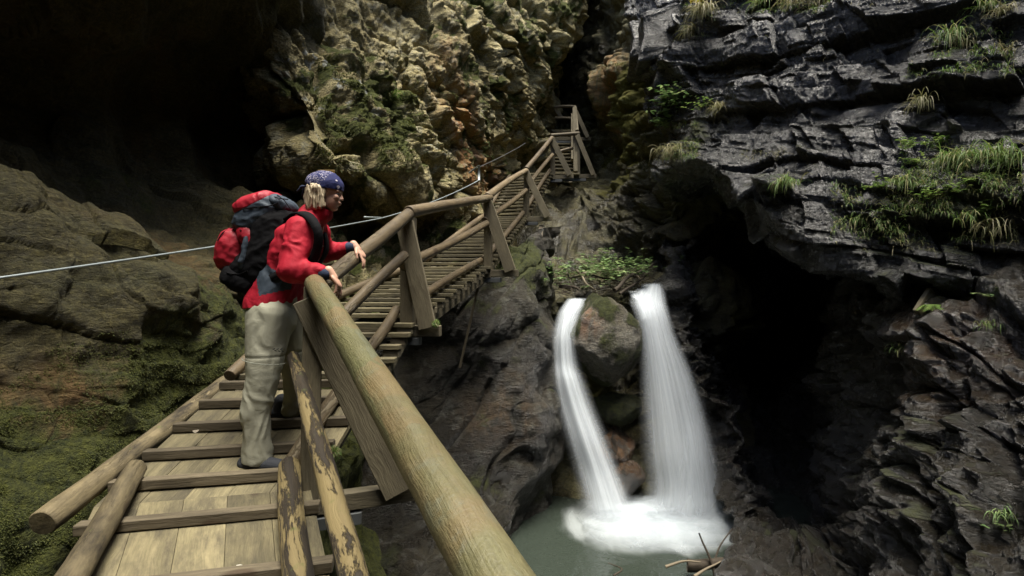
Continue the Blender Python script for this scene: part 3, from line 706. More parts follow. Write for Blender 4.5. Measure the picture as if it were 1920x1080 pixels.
post_set(P(1037, 326, 14.0), Hn[5], dirs[4], .46, .12, bw=.15)
post_set(P(1083, 324, 14.2), P(1082, 250, 14.2), V(1, 0, 0), .42, .13, bw=.13)
post_set(P(1077, 255, 16.6), P(1077, 200, 16.6), V(1, 0, 0), .42, .12, bw=.13)
part(beam('post', P(1074, 300, 15.4), P(1074, 215, 16.2), .11, .11, W_beam, None, up=V(0, 1, 0)))
part(beam('post', P(1079, 322, 14.1), P(1077, 202, 14.4), .11, .11, W_beam, None, up=V(0, 1, 0)))
# hand rails (round poles)
part(log('handrail', V(.62, -.32, -.83), Hn[1] + V(-.012, .025, .004), .063, .053, W_rail, None, bend=.012, rough=.055, ns=32, seg=110))
part(log('handrail', Hn[1] + V(-.0, .10, -.01), Hn[2] + V(-.02, .03, .0), .050, .055, W_rail2, None, bend=-.035, rough=.05, ns=24))
part(log('handrail', Hn[2] + V(-.02, -.05, -.005), Hn[3] + V(.02, .06, .0), .058, .056, W_rail2, None, bend=.015, ns=20))
part(log('handrail', Hn[3] + V(-.02, -.05, 0), Hn[4] + V(.0, .06, .0), .058, .055, W_rail2, None, bend=.02))
part(log('handrail', Hn[4] + V(-.02, -.05, 0), Hn[5] + V(.0, .06, .0), .056, .055, W_rail2, None, bend=.01))
part(log('handrail', Hn[5] + V(-.05, 0, .03), P(1086, 250, 14.2), .05, .05, W_dark, None))
part(log('handrail', P(1082, 246, 14.2), P(1078, 200, 16.7), .05, .045, W_beam, None))
part(log('handrail', P(1039, 201, 16.9), P(1080, 200, 16.8), .045, .045, W_dark, None))
part(log('handrail', P(1040, 221, 16.9), P(1076, 222, 16.8), .04, .04, W_dark, None))
part(beam('brace', P(1041, 204, 17.0), P(1054, 222, 17.0), .05, .12, W_beam, None))
# mid rails
part(log('mid_rail', V(.46, -.30, -1.32), P(550, 668, 3.0), .050, .036, W_bark, None, bend=.02, rough=.10, ns=24, lump=.05))
part(log('mid_rail', P(632, 603, 3.7), P(759, 478, 4.72), .042, .045, W_rail2, None, bend=.01))
part(log('mid_rail', P(755, 497, 4.78), P(912, 419, 7.5), .048, .05, W_rail2, None, bend=.02))
part(log('mid_rail', P(908, 413, 7.5), P(986, 357, 11.4), .048, .05, W_rail2, None, bend=.02))
part(log('mid_rail', P(982, 360, 11.4), P(1036, 290, 13.9), .048, .05, W_rail2, None, bend=.02))
part(log('mid_rail', P(1036, 290, 14.3), P(1078, 277, 14.3), .05, .045, W_rail2, None))
# low kerb logs on the deck
part(log('kerb_log', P(542, 872, 2.80), P(566, 1130, 1.93), .056, .062, W_bark, None, bend=.01, rough=.08, ns=24))
part(log('kerb_log', P(78, 982, 2.36), P(470, 676, 4.75), .062, .055, W_kerb, None, bend=.02, rough=.09, ns=24, lump=.05))
part(log('kerb_log', P(256, 876, 2.80), P(100, 1140, 1.85), .050, .060, W_kerb, None, bend=.015, rough=.09, ns=24, lump=.05))
def kerb(i, t0, t1, right=True, r=.045, lift=.07, ins=.10, mat=W_rail2):
    S = Rn if right else Ln; O = Ln if right else Rn
    a = lerp(S[i], S[i+1], t0); b = lerp(S[i], S[i+1], t1)
    ia = (lerp(O[i], O[i+1], t0) - a).normalized() * ins; ib = (lerp(O[i], O[i+1], t1) - b).normalized() * ins
    part(log('kerb_log', a + ia + V(0, 0, lift), b + ib + V(0, 0, lift), r, r, mat, None, bend=.015))
kerb(1, .05, .62, lift=.06, ins=.16); kerb(1, .64, 1.02, lift=.08, ins=.16)
kerb(2, .03, .99, lift=.10, ins=.10); kerb(3, .02, .98, lift=.09, ins=.08, r=.05); kerb(4, .02, .98, lift=.10, ins=.05, r=.05)
kerb(1, .50, 1.02, False, lift=.06, ins=.02); kerb(2, .02, .98, False, lift=.07, ins=.04); kerb(3, .05, .97, False, ins=.05, r=.055); kerb(4, .05, .95, False, ins=.05, r=.05)
# timber struts down to the rock
for (a, b, w) in ((P(897, 535, 7.6), P(862, 690, 7.6), .035), (P(1015, 425, 11.5), P(1008, 520, 10.2), .10), (P(730, 640, 4.6), P(738, 790, 4.9), .05)):
    part(beam('strut', a, b, w, w, W_dark, None))

# steel safety cable along the cliff with its pins
def tube(pts, r, name, mat, parent=None, ns=8):
    vs, fs = [], []
    for i, p in enumerate(pts):
        d = (pts[min(i+1, len(pts)-1)] - pts[max(i-1, 0)]).normalized()
        x = d.cross(V(0, 0, 1)); 
        if x.length < 1e-3: x = V(1, 0, 0)
        x.normalize(); y = d.cross(x)
        rr = r[i] if hasattr(r, '__len__') else r
        for j in range(ns):
            a = 2 * math.pi * j / ns
            vs.append(p + (x * math.cos(a) + y * math.sin(a)) * rr)
    for i in range(len(pts) - 1):
        for j in range(ns):
            a = i * ns + j; b = i * ns + (j + 1) % ns
            fs.append((a, b, b + ns, a + ns))
    fs.append(tuple(range(ns))); fs.append(tuple(reversed(range(len(vs) - ns, len(vs)))))
    return mesh_obj(name, vs, fs, mat, parent)
def sag(a, b, s, n=14): return [lerp(a, b, i / n) - V(0, 0, s * 4 * (i / n) * (1 - i / n)) for i in range(n + 1)]
c1, c2, c3, c4, c5 = P(-700, 625, 1.6), P(716, 409, 6.3), P(898, 338, 8.6), P(960, 282, 10.6), P(1036, 236, 15.5)
cab = tube(sag(P(-1400, 740, 1.25), P(0, 521, 2.52), .01) + sag(P(0, 521, 2.52), c2, .02, 30)[1:] + sag(c2, c3, .05)[1:], .0075, 'safety_cable', M_steel)
tag(cab, 'thin steel safety cable strung along the left cliff beside the walkway', 'cable')
tube(sag(c3 + V(0, 0, .22), P(960, 283, 10.6), .01) + sag(P(960, 283, 10.6), P(985, 268, 13.5), .01)[1:], .0055, 'upper_cable', M_dsteel, cab)
for p, o_ in ((c2, V(-.3, .3, .05)),):
    mesh = tube([p, p + o_ * .5, p + o_], .014, 'cable_pin', M_steel, cab)
mesh = tube([c3 - V(0, 0, .0), c3 + V(0, 0, .24)], .022, 'cable_post', M_steel, cab)
mesh = tube([c3 + V(0, 0, .24), c3 + V(-.2, .5, .24)], .016, 'cable_pin', M_steel, cab)

# ---------------------------------------------------------------- water
POOL = -3.75
def pool_mat():
    m, t, b, out = nt('pool_water'); n = NB(t); g = n.coord('Object')
    # pale turbulent foam where the falls strike, fading into green water
    f = n.math('ADD', n.attr('foam'), n.math('MULTIPLY', n.math('SUBTRACT', n.noise(n.mapping(g, (1.3, .5, 1)), 1.6, 3, .5, .6), .5), .45))
    f = n.ramp(f, [(.22, 0), (.55, .35), (1.0, 1)], 'EASE')
    col = n.mix(f, (.030, .038, .030), (.80, .86, .88))
    n.link(col, b.inputs['Base Color']); n.link(n.ramp(f, [(0, .12), (1, .8)]), b.inputs['Roughness'])
    n.link(n.bump(n.noise(g, 2.5, 3, .5), 1.0, .035), b.inputs['Normal'])
    return m
vs, fs = [], []
NX, NY = 90, 90
for j in range(NY + 1):
    for i in range(NX + 1):
        x = -3 + 9 * i / NX; y = 2.5 + 8 * j / NY
        d = math.hypot((x - 2.25) / 1.25, (y - 8.2) / .8)
        z = POOL + .13 * math.exp(-d * d * 1.2) * (1 + .5 * mnoise.noise(Vector((x * 3, y * 3, 1)))) + .012 * mnoise.noise(Vector((x * 1.5, y * 1.5, 0)))
        vs.append((x, y, z))
for j in range(NY):
    for i in range(NX):
        a = j * (NX + 1) + i; fs.append((a, a + 1, a + NX + 2, a + NX + 1))
wobj = mesh_obj('water', vs, fs, pool_mat()); tag(wobj, 'green pool with white foam at the foot of the falls', kind='structure')
at = wobj.data.attributes.new('foam', 'FLOAT', 'POINT')
at.data.foreach_set('value', [max(0.0, 1.15 - .62 * math.hypot((v[0] - 2.25) / 1.05, (v[1] - (8.15 if v[1] > 8.15 else 8.0)) / (.9 if v[1] > 8.1 else .62))) for v in vs])

def fall_mat(name, dens, seed, edge=.35, col=(.84, .90, .95), fade=.03):
    m, t, b, out = nt(name); n = NB(t)
    uv = t.nodes.new('ShaderNodeUVMap'); uv.uv_map = 'flow'
    sx = t.nodes.new('ShaderNodeSeparateXYZ'); n.link(uv.outputs[0], sx.inputs[0])
    u, v = sx.outputs[0], sx.outputs[1]
    mp = n.mapping(uv.outputs[0], (1, .10, 1), loc=(seed, seed * .37, seed))
    st = n.noise(mp, 13, 7, .68, .25); s2 = n.noise(n.mapping(uv.outputs[0], (1, .2, 1), loc=(seed * 2, 0, 3)), 4, 4, .6, .3)
    uc = n.math('ABSOLUTE', n.math('SUBTRACT', u, .5))
    e = n.ramp(n.math('ADD', uc, n.math('MULTIPLY', n.math('SUBTRACT', s2, .5), .22)), [(.5 - edge * .5 - .03, 1), (.49, 0)], 'EASE')
    s = n.ramp(st, [(.30, .42), (.66, 1)])
    # denser at the lip and at the foot
    av = n.math('MULTIPLY', e, n.math('MULTIPLY', n.ramp(s2, [(.25, .6), (.55, 1)]), s))
    al = n.math('MULTIPLY', n.math('MULTIPLY', av, dens), n.ramp(v, [(0, .0), (fade, 1), (.93, 1), (1, .0)]), True)
    tr = t.nodes.new('ShaderNodeBsdfTransparent'); df = t.nodes.new('ShaderNodeBsdfDiffuse'); tl = t.nodes.new('ShaderNodeBsdfTranslucent')
    df.inputs[0].default_value = col + (1,); tl.inputs[0].default_value = col + (1,)
    m1 = t.nodes.new('ShaderNodeMixShader'); m1.inputs[0].default_value = .35; n.link(df.outputs[0], m1.inputs[1]); n.link(tl.outputs[0], m1.inputs[2])
    m2 = t.nodes.new('ShaderNodeMixShader'); n.link(al, m2.inputs[0]); n.link(tr.outputs[0], m2.inputs[1]); n.link(m1.outputs[0], m2.inputs[2])
    n.link(m2.outputs[0], out.inputs[0]); t.nodes.remove(b)
    return m
def curtain(name, path, mat, parent, bulge=.25, off=0.0, nu=28, nv=70, sd=0):
    """path: list of (left point, right point) down the fall"""
    pts = np.array([[list(a), list(b)] for a, b in path], float)
    pts = catmull(pts, nv, 0); vs, fs, uv = [], [], []
    for j in range(nv):
        a, b = Vector(pts[j, 0]), Vector(pts[j, 1])
        for i in range(nu):
            u = i / (nu - 1); p = lerp(a, b, u)
            w = (b - a).length
            out_ = bulge * w * math.sin(math.pi * u) + off
            out_ += .05 * mnoise.noise(Vector((u * 6 + sd, j / nv * 1.5, sd)))
            p = p + V(0, -out_, 0)
            vs.append(p); uv.append((u, j / (nv - 1)))
    for j in range(nv - 1):
        for i in range(nu - 1):
            a = j * nu + i; fs.append((a, a + 1, a + nu + 1, a + nu))
    o = mesh_obj(name, vs, fs, mat, parent)
    ul = o.data.uv_layers.new(name='flow')
    for lp in o.data.loops: ul.data[lp.index].uv = uv[lp.vertex_index]
    return o
def sheet(rows, d): return [(P(a, y, d_), P(b, y, d_)) for (y, a, b, d_) in rows]
left_rows = [(558, 1062, 1104, 9.7), (572, 1052, 1096, 9.4), (590, 1042, 1088, 9.2), (630, 1036, 1080, 9.0), (680, 1035, 1084, 8.9), (712, 1036, 1096, 8.8), (760, 1044, 1114, 8.7), (820, 1060, 1138, 8.55), (880, 1076, 1162, 8.45), (935, 1088, 1184, 8.3), (975, 1088, 1206, 8.2)]
right_rows = [(530, 1204, 1244, 10.2), (548, 1186, 1250, 9.7), (566, 1178, 1254, 9.3), (590, 1186, 1260, 9.05), (640, 1196, 1276, 8.9), (700, 1196, 1304, 8.8), (780, 1197, 1332, 8.65), (850, 1200, 1352, 8.5), (910, 1204, 1364, 8.4), (970, 1186, 1370, 8.3)]
fl = empty('waterfall', P(1130, 960, 8.5)); tag(fl, 'narrow waterfall bending down the left side of the mossy boulder', 'waterfall')
fr = empty('waterfall', P(1280, 960, 8.4)); tag(fr, 'broad waterfall pouring over the lip right of the boulder', 'waterfall')
def under(o, par):
    o.location = -par.location; return o
FM = [fall_mat('falling_water', .88, 1.3, .7), fall_mat('falling_water', .45, 4.1, 1.0), fall_mat('falling_water', .4, 7.7, .9)]
for k, (mm, off, grow) in enumerate(((FM[0], 0, 0), (FM[1], .09, 8), (FM[2], -.07, 10))):
    under(curtain('water_curtain', sheet([(y, a - grow * (y > 600), b + grow, d) for (y, a, b, d) in left_rows], 0), mm, fl, .18, off, sd=k), fl)
FR = [fall_mat('falling_water', .66, 2.3, .55), fall_mat('falling_water', .42, 5.1, .8), fall_mat('falling_water', .42, 8.7, .7)]
for k, (mm, off, grow) in enumerate(((FR[0], 0, 0), (FR[1], .10, 4), (FR[2], -.08, 0))):
    under(curtain('water_curtain', sheet([(y, a - grow * (y > 600), b + grow * (y > 700), d) for (y, a, b, d) in right_rows], 0), mm, fr, .16, off, nu=44, sd=k + 5), fr)
# dense strand on the right of the broad fall, running down to the pool
strand = [(620, 1240, 1272, 8.85), (700, 1262, 1300, 8.72), (780, 1262, 1324, 8.6), (850, 1250, 1338, 8.45), (910, 1238, 1345, 8.35), (968, 1225, 1345, 8.2)]
under(curtain('water_curtain', sheet(strand, 0), fall_mat('falling_water', .6, 11.3, 1.0, fade=.5), fr, .2, .06, sd=9), fr)
# small feeder streams over the lip
for rows_, par in (([(545, 1175, 1195, 10.2), (556, 1180, 1206, 9.8), (568, 1192, 1222, 9.35), (600, 1196, 1225, 9.0)], fr), ([(566, 1080, 1092, 9.6), (580, 1068, 1085, 9.3), (604, 1055, 1075, 9.15)], fl)):
    under(curtain('water_curtain', sheet(rows_, 0), FM[0], par, .15, .05, sd=3), par)
# spray and foam mounds at the foot
def mist_mat():
    m, t, b, out = nt('spray'); n = NB(t)
    lw = t.nodes.new('ShaderNodeLayerWeight'); lw.inputs[0].default_value = .5
    g = n.coord('Object'); nz = n.noise(g, 3.0, 5, .6)
    f = n.ramp(lw.outputs['Facing'], [(.15, 1), (.85, 0)], 'EASE')
    al = n.math('MULTIPLY', n.math('MULTIPLY', f, n.ramp(nz, [(.3, .5), (.65, 1)])), .30)
    tr = t.nodes.new('ShaderNodeBsdfTransparent'); df = t.nodes.new('ShaderNodeBsdfDiffuse'); df.inputs[0].default_value = (.80, .86, .90, 1)
    tl = t.nodes.new('ShaderNodeBsdfTranslucent'); tl.inputs[0].default_value = (.80, .86, .90, 1)
    m1 = t.nodes.new('ShaderNodeMixShader'); m1.inputs[0].default_value = .5; n.link(df.outputs[0], m1.inputs[1]); n.link(tl.outputs[0], m1.inputs[2])
    m2 = t.nodes.new('ShaderNodeMixShader'); n.link(al, m2.inputs[0]); n.link(tr.outputs[0], m2.inputs[1]); n.link(m1.outputs[0], m2.inputs[2])
    n.link(m2.outputs[0], out.inputs[0]); t.nodes.remove(b)
    return m
M_mist = mist_mat()
def ell_mesh(c, ax, n=24, m=16, nz=0, sc=3, sd=0, e=1.0):
    """closed (super)ellipsoid; ax: three axis vectors"""
    vs, fs = [], []
    f = lambda x: math.copysign(abs(x) ** e, x)
    for j in range(m + 1):
        th = math.pi * j / m
        for i in range(n):
            ph = 2 * math.pi * i / n
            a, b, d = f(math.sin(th)) * f(math.cos(ph)), f(math.sin(th)) * f(math.sin(ph)), f(math.cos(th))
            p = ax[0] * a + ax[1] * b + ax[2] * d
            k = 1 + (mnoise.fractal(Vector((a, b, d)) * sc + Vector((sd, sd, sd)), 1.0, 2.0, 4) * nz if nz else 0)
            vs.append(c + p * k)
    for j in range(m):
        for i in range(n):
            a = j * n + i; b = j * n + (i + 1) % n
            fs.append((a, a + n, b + n, b))
    return vs, fs
sv, sf = [], []
sr = random.Random(3)
for k in range(16):
    px = sr.uniform(1115, 1335); d = sr.uniform(7.6, 8.6)
    c = P(px, 540, d); c.z = POOL + sr.uniform(-.02, .10); s = sr.uniform(.3, .6)
    v, f = ell_mesh(c, (V(s * 1.5, 0, 0), V(0, s * .9, 0), V(0, 0, s * .45)), 30, 18, .12, 1.2, k)
    sf += [tuple(i + len(sv) for i in q) for q in f]; sv += v
tag(mesh_obj('spray', sv, sf, M_mist), 'white spray and foam boiling where the falls hit the pool', kind='stuff')

# ---------------------------------------------------------------- boulders and the ledge between the falls
def boulder(name, c, r, seed, mat, label, masks, nrm=56, cut=6, amp=.18, cat='boulder'):
    rr = random.Random(seed)
    n = nrm
    vs, fs = ell_mesh(V(0, 0, 0), (V(1, 0, 0), V(0, 1, 0), V(0, 0, 1)), n * 2, n)
    q = np.array([list(v) for v in vs])
    for k in range(cut):
        d = unit((rr.gauss(0, 1), rr.gauss(0, 1), rr.gauss(0, 1))); h = rr.uniform(.62, .86)
        s = q @ d; ov = np.clip(s - h, 0, None); q = q - d[None, :] * ov[:, None] * .92
    q = q * np.array(r)[None, :]; nn = q / np.linalg.norm(q, axis=1, keepdims=True)
    w = q + np.array(c)[None, :]
    q = q + nn * (fbm(w, 1.2, 4, seed) * amp * r[0] + fbm(w, 4, 5, seed + 7, .55, True) * amp * .22 * r[0])[:, None]
    w = q + np.array(c)[None, :]
    o = mesh_obj(name, [tuple(v) for v in q], fs, mat, loc=c)
    Nz = np.zeros(len(q) * 3); o.data.vertices.foreach_get('normal', Nz); Nz = Nz.reshape(-1, 3)
    for kk, fn in masks.items():
        at = o.data.attributes.new(kk, 'FLOAT', 'POINT'); at.data.foreach_set('value', np.clip(fn(w, Nz), 0, 1).astype(np.float32))
    tag(o, label, cat)
    return o
M_bould = rock_mat('boulder_rock', (.13, .11, .07), (.09, .075, .05), (.19, .18, .14), (.4, .1, .8), rough=(.45, .8), orange=(.22, .12, .06))
bm_ = {'moss': lambda q, n: np.clip(n[:, 2], 0, 1) * .2 + fbm(q, 2, 3, 5) * .7 + .28, 'orange': lambda q, n: blob(q, P(1100, 590, 8.7), (.35, .6, .5)), 'pale': lambda q, n: blob(q, P(1150, 560, 8.7), (.8, .6, .25)) * .8, 'wet': one(.5)}
for (cx, cy_, d_, w_, h_, sd_, lb_) in ((1255, 82, 10.4, .62, .55, 3, 'big square slate block with a flat face high right of the crags'), (1272, 152, 10.35, .52, .30, 5, 'lower cracked slate block under the big square one'), (1212, 95, 11.2, .35, .45, 8, 'narrow slate block at the left side of the big square one')):
    v_, f_ = ell_mesh(V(0, 0, 0), (V(w_, -.08, 0), V(.1, .55, 0), V(.04, 0, h_)), 160, 90, 0, e=.14)
    q_ = np.array([list(x) for x in v_]); d_ += .35; w_ *= 1.12; h_ *= 1.1; c_ = P(cx, cy_, d_); wq = q_ + np.array(c_)
    bb_, gg_ = blocks(wq, unit((-.1, 0, 1)), ux, uy, (.16, .5, .8), 140 + sd_, .3, .6)
    q_ = q_ + unit((-.2, -1, .1))[None, :] * (bb_ * .035 + gg_ * .02 + fbm(wq, 2.5, 5, sd_) * .06)[:, None] + np.stack([fbm(wq, 1.5, 3, sd_ + 4), fbm(wq, 1.5, 3, sd_ + 5), fbm(wq, 1.5, 3, sd_ + 6)], 1) * .12
    o_b = mesh_obj('rock_block', [tuple(x) for x in q_], f_, M_right, loc=c_); tag(o_b, lb_, 'rock block')
c = P(1133, 634, 9.15)
boulder('boulder', c, (.66, .62, .84), 14, M_bould, 'big mossy rounded boulder wedged between the two falls', bm_, 80, 7, .12)
boulder('boulder', P(1157, 762, 9.25), (.42, .4, .32), 22, M_bould, 'smaller mossy rock wedged under the big boulder', {'moss': one(.55), 'orange': one(.2), 'pale': one(0), 'wet': one(.8)})
boulder('boulder', P(1150, 835, 9.2), (.40, .4, .36), 29, M_low, 'dark wet rock low between the two falls', {'moss': one(.1), 'orange': one(.4), 'pale': one(0), 'wet': one(.9)})
boulder('boulder', P(1170, 900, 8.95), (.34, .3, .36), 35, M_low, 'black wet rock at the pool edge between the falls', {'moss': one(0), 'orange': one(.2), 'pale': one(0), 'wet': one(.9)})
boulder('boulder', P(1252, 535, 10.4), (.30, .4, .28), 41, M_low, 'small dark rock on the lip right of the broad fall', {'moss': one(.2), 'orange': one(0), 'pale': one(0), 'wet': one(.9)}, 30)
boulder('boulder', P(1190, 548, 10.6), (.26, .3, .14), 47, M_low, 'flat dark rock in the stream above the big boulder', {'moss': one(.2), 'orange': one(0), 'pale': one(0), 'wet': one(.9)}, 30)
boulder('boulder', P(1098, 553, 9.9), (.20, .2, .16), 53, M_bould, 'grey stone behind the big boulder under the brushwood', {'moss': one(.2), 'orange': one(0), 'pale': one(.3), 'wet': one(.3)}, 30)

# ---------------------------------------------------------------- the hiker
class Soup:
    def __init__(s): s.v = []; s.f = []
    def add(s, v, f):
        k = len(s.v); s.v += [Vector(p) for p in v]; s.f += [tuple(i + k for i in q) for q in f]
    def cap(s, p0, p1, r0, r1, n=20, flat=1.0, up=V(0, 1, 0)):
        """tapered limb with round ends; flat squeezes it across 'up'"""
        p0, p1 = Vector(p0), Vector(p1); z = (p1 - p0); L = z.length; z.normalize()
        x = up.cross(z); x.normalize(); y = z.cross(x)
        prof = []
        for k in range(6): a = math.pi / 2 * (1 - k / 6); prof.append((-r0 * math.sin(a), r0 * math.cos(a)))
        for k in range(5): prof.append((L * k / 4, r0 + (r1 - r0) * k / 4))
        for k in range(1, 7): a = math.pi / 2 * k / 6; prof.append((L + r1 * math.sin(a), r1 * math.cos(a)))
        vs, fs = [], []
        for (h, r) in prof:
            for j in range(n):
                a = 2 * math.pi * j / n
                vs.append(p0 + z * h + x * (math.cos(a) * max(r, 1e-4) * flat) + y * (math.sin(a) * max(r, 1e-4)))
        m = len(prof)
        for i in range(m - 1):
            for j in range(n):
                a = i * n + j; b = i * n + (j + 1) % n
                fs.append((a, b, b + n, a + n))
        fs.append(tuple(reversed(range(n)))); fs.append(tuple(range(len(vs) - n, len(vs))))
        s.add(vs, fs)
    def chain(s, pts, rs_, **k):
        for i in range(len(pts) - 1): s.cap(pts[i], pts[i+1], rs_[i], rs_[i+1], **k)
    def ell(s, c, ax, e=1.0, n=28, m=18, nz=0, sc=3, sd=0):
        s.add(*ell_mesh(Vector(c), ax, n, m, nz, sc, sd, e))
    def build(s, name, mat, parent=None, voxel=.006, smooth=6, fold=None, cut=None):
        me = bpy.data.meshes.new('tmp'); me.from_pydata([tuple(v) for v in s.v], [], s.f); me.update()
        o = bpy.data.objects.new('tmp', me); COL.objects.link(o)
        if voxel:
            r = o.modifiers.new('r', 'REMESH'); r.mode = 'VOXEL'; r.voxel_size = voxel; r.use_smooth_shade = True
            if smooth:
                k = o.modifiers.new('s', 'SMOOTH'); k.factor = .5; k.iterations = smooth
        dg = bpy.context.evaluated_depsgraph_get(); ev = o.evaluated_get(dg)
        m2 = bpy.data.meshes.new_from_object(ev, depsgraph=dg)
        bpy.data.objects.remove(o); m2.name = name
        if fold:
            nv = len(m2.vertices); c = np.zeros(nv * 3); m2.vertices.foreach_get('co', c); c = c.reshape(-1, 3)
            N = np.zeros(nv * 3); m2.vertices.foreach_get('normal', N); N = N.reshape(-1, 3)
            c = c + N * fold(c)[:, None]; m2.vertices.foreach_set('co', c.ravel()); m2.update()
        m2.polygons.foreach_set('use_smooth', [True] * len(m2.polygons))
        m2.materials.clear(); m2.materials.append(mat)
        o2 = bpy.data.objects.new(name, m2); COL.objects.link(o2)
        if parent: o2.parent = parent
        return o2

def cloth_mat(name, col, col2=None, rough=.85, weave=420, spec=.25, fold=10, sheen=0, fdist=.006):
    m, t, b, out = nt(name); n = NB(t); g = n.coord('Object')
    big = n.noise(g, 6, 5, .6)
    c = n.mix(n.ramp(big, [(.35, 0), (.65, 1)]), col, col2 or tuple(x * .8 for x in col))
    n.link(c, b.inputs['Base Color']); b.inputs['Roughness'].default_value = rough; b.inputs['Specular IOR Level'].default_value = spec
    cr = n.noise(g, fold, 5, .6, 1.6)
    h = n.math('ADD', n.math('MULTIPLY', cr, 1), n.math('MULTIPLY', n.noise(g, weave, 2, .5), .04))
    n.link(n.bump(h, .9, fdist), b.inputs['Normal'])
    return m
M_skin = simple_mat('skin', (.46, .27, .19), .5, 0, .35)
M_red = cloth_mat('red_softshell', (.36, .009, .024), (.28, .006, .018), .72)
M_grey = cloth_mat('slate_fabric', (.045, .060, .080), (.035, .048, .064), .6)
M_black = cloth_mat('black_webbing', (.006, .006, .007), None, .85, spec=.1)
M_trouser = cloth_mat('sage_trousers', (.36, .355, .275), (.32, .315, .24), .8, fold=11, fdist=.004)
M_pred = cloth_mat('red_ripstop', (.33, .008, .022), (.25, .006, .016), .55, spec=.4)
M_navy = cloth_mat('navy_cuff', (.025, .035, .07), None, .8)
M_shoe = simple_mat('hiking_boot_leather', (.035, .038, .045), .75, 0, .3, (60, .004))
M_sole = simple_mat('boot_sole', (.02, .02, .02), .8)
def hair_mat():
    m, t, b, out = nt('blonde_hair'); n = NB(t); g = n.coord('Object')
    s = n.noise(n.mapping(g, (1, 1, .08)), 130, 4, .6, .4)
    n.link(n.mix(n.ramp(s, [(.38, 0), (.58, 1)]), (.13, .09, .045), (.58, .48, .32)), b.inputs['Base Color']); b.inputs['Roughness'].default_value = .5
    n.link(n.bump(s, 1, .008), b.inputs['Normal']); return m
M_hair = hair_mat()
def bandana_mat():
    m, t, b, out = nt('bandana_print'); n = NB(t); g = n.coord('Object')
    v1 = n.voro(g, 22, 'F1', 'Distance', .25)
    dots = n.ramp(v1, [(.20, 1), (.24, 0)]); ring = n.ramp(v1, [(.05, 1), (.08, 0)])
    sx = t.nodes.new('ShaderNodeSeparateXYZ'); n.link(g, sx.inputs[0])
    # paisley field at the back, square dots at the front
    fr = n.ramp(sx.outputs[0], [(.48, 0), (.5, 1)])
    pz = n.noise(g, 26, 2, .5, 2.5); ps = n.ramp(n.math('ABSOLUTE', n.math('SUBTRACT', pz, .5)), [(.010, 1), (.018, 0)])
    at = n.attr('front')
    w = n.mix(at, ps, n.math('SUBTRACT', dots, n.math('MULTIPLY', ring, .8)))
    c = n.mix(w, (.002, .006, .065), (.50, .46, .52))
    n.link(c, b.inputs['Base Color']); b.inputs['Roughness'].default_value = .85
    n.link(n.bump(n.noise(g, 18, 4, .6, 1), .8, .01), b.inputs['Normal']); return m
M_band = bandana_mat()

# joints
pel = P(512, 572, 3.12); sp1 = P(535, 515, 3.12); che = P(562, 450, 3.12); nkb = P(590, 408, 3.11); hd = P(612, 362, 3.10)
rsh = P(567, 432, 2.95); rel = P(546, 506, 2.86); rwr = P(618, 514, 2.88)
lsh = P(592, 434, 3.30); lel = P(606, 474, 3.44); lwr = P(664, 463, 3.42)
rhp = P(506, 588, 3.02); rkn = P(497, 700, 2.96); ran = P(482, 856, 2.98)
lhp = P(530, 590, 3.22); lkn = P(556, 690, 3.28); lan = P(548, 778, 3.38)

body = Soup()
hx = V(.98, .10, -.16).normalized(); hz = V(.16, 0, .98).normalized(); hy = hz.cross(hx).normalized()     # head axes: face looks along hx
H = lambda x, y, z: hd + hx * x + hy * y + hz * z
body.ell(H(-.012, 0, .030), (hx * .098, hy * .077, hz * .090))                # skull
body.ell(H(.030, 0, -.035), (hx * .058, hy * .056, hz * .075))               # face
body.ell(H(.052, 0, -.078), (hx * .030, hy * .034, hz * .024))               # chin
body.ell(H(.012, 0, -.070), (hx * .050, hy * .052, hz * .030))               # jaw
body.ell(H(.070, 0, .020), (hx * .022, hy * .050, hz * .020))                # brow
body.cap(H(.084, 0, .006), H(.095, 0, -.020), .008, .0105, n=12)            # nose
for s in (-1, 1):
    body.ell(H(.092, s * .008, -.023), (hx * .010, hy * .008, hz * .007), n=12, m=8)
    body.ell(H(.066, s * .034, -.018), (hx * .020, hy * .018, hz * .018), n=14, m=10)   # cheeks
    body.ell(H(-.005, s * .077, -.006), (hx * .018, hy * .008, hz * .030), n=14, m=10)  # ears
body.ell(H(.0885, 0, -.046), (hx * .010, hy * .022, hz * .0055), n=14, m=8)    # lips
body.ell(H(.0865, 0, -.056), (hx * .010, hy * .019, hz * .0060), n=14, m=8)
body.chain([H(-.025, 0, -.045), nkb + V(-.01, 0, 0)], [.052, .058])
body.chain([nkb, che, sp1, pel], [.06, .115, .105, .125], flat=1.15)
for sh, el, wr in ((rsh, rel, rwr), (lsh, lel, lwr)):
    body.chain([nkb + (sh - nkb) * .3, sh, el, wr], [.05, .052, .040, .027])
for hp, kn, an in ((rhp, rkn, ran), (lhp, lkn, lan)):
    body.chain([pel, hp, kn, an], [.1, .095, .058, .042])
    body.cap(an, an + V(.09, 0, -.045), .034, .026)
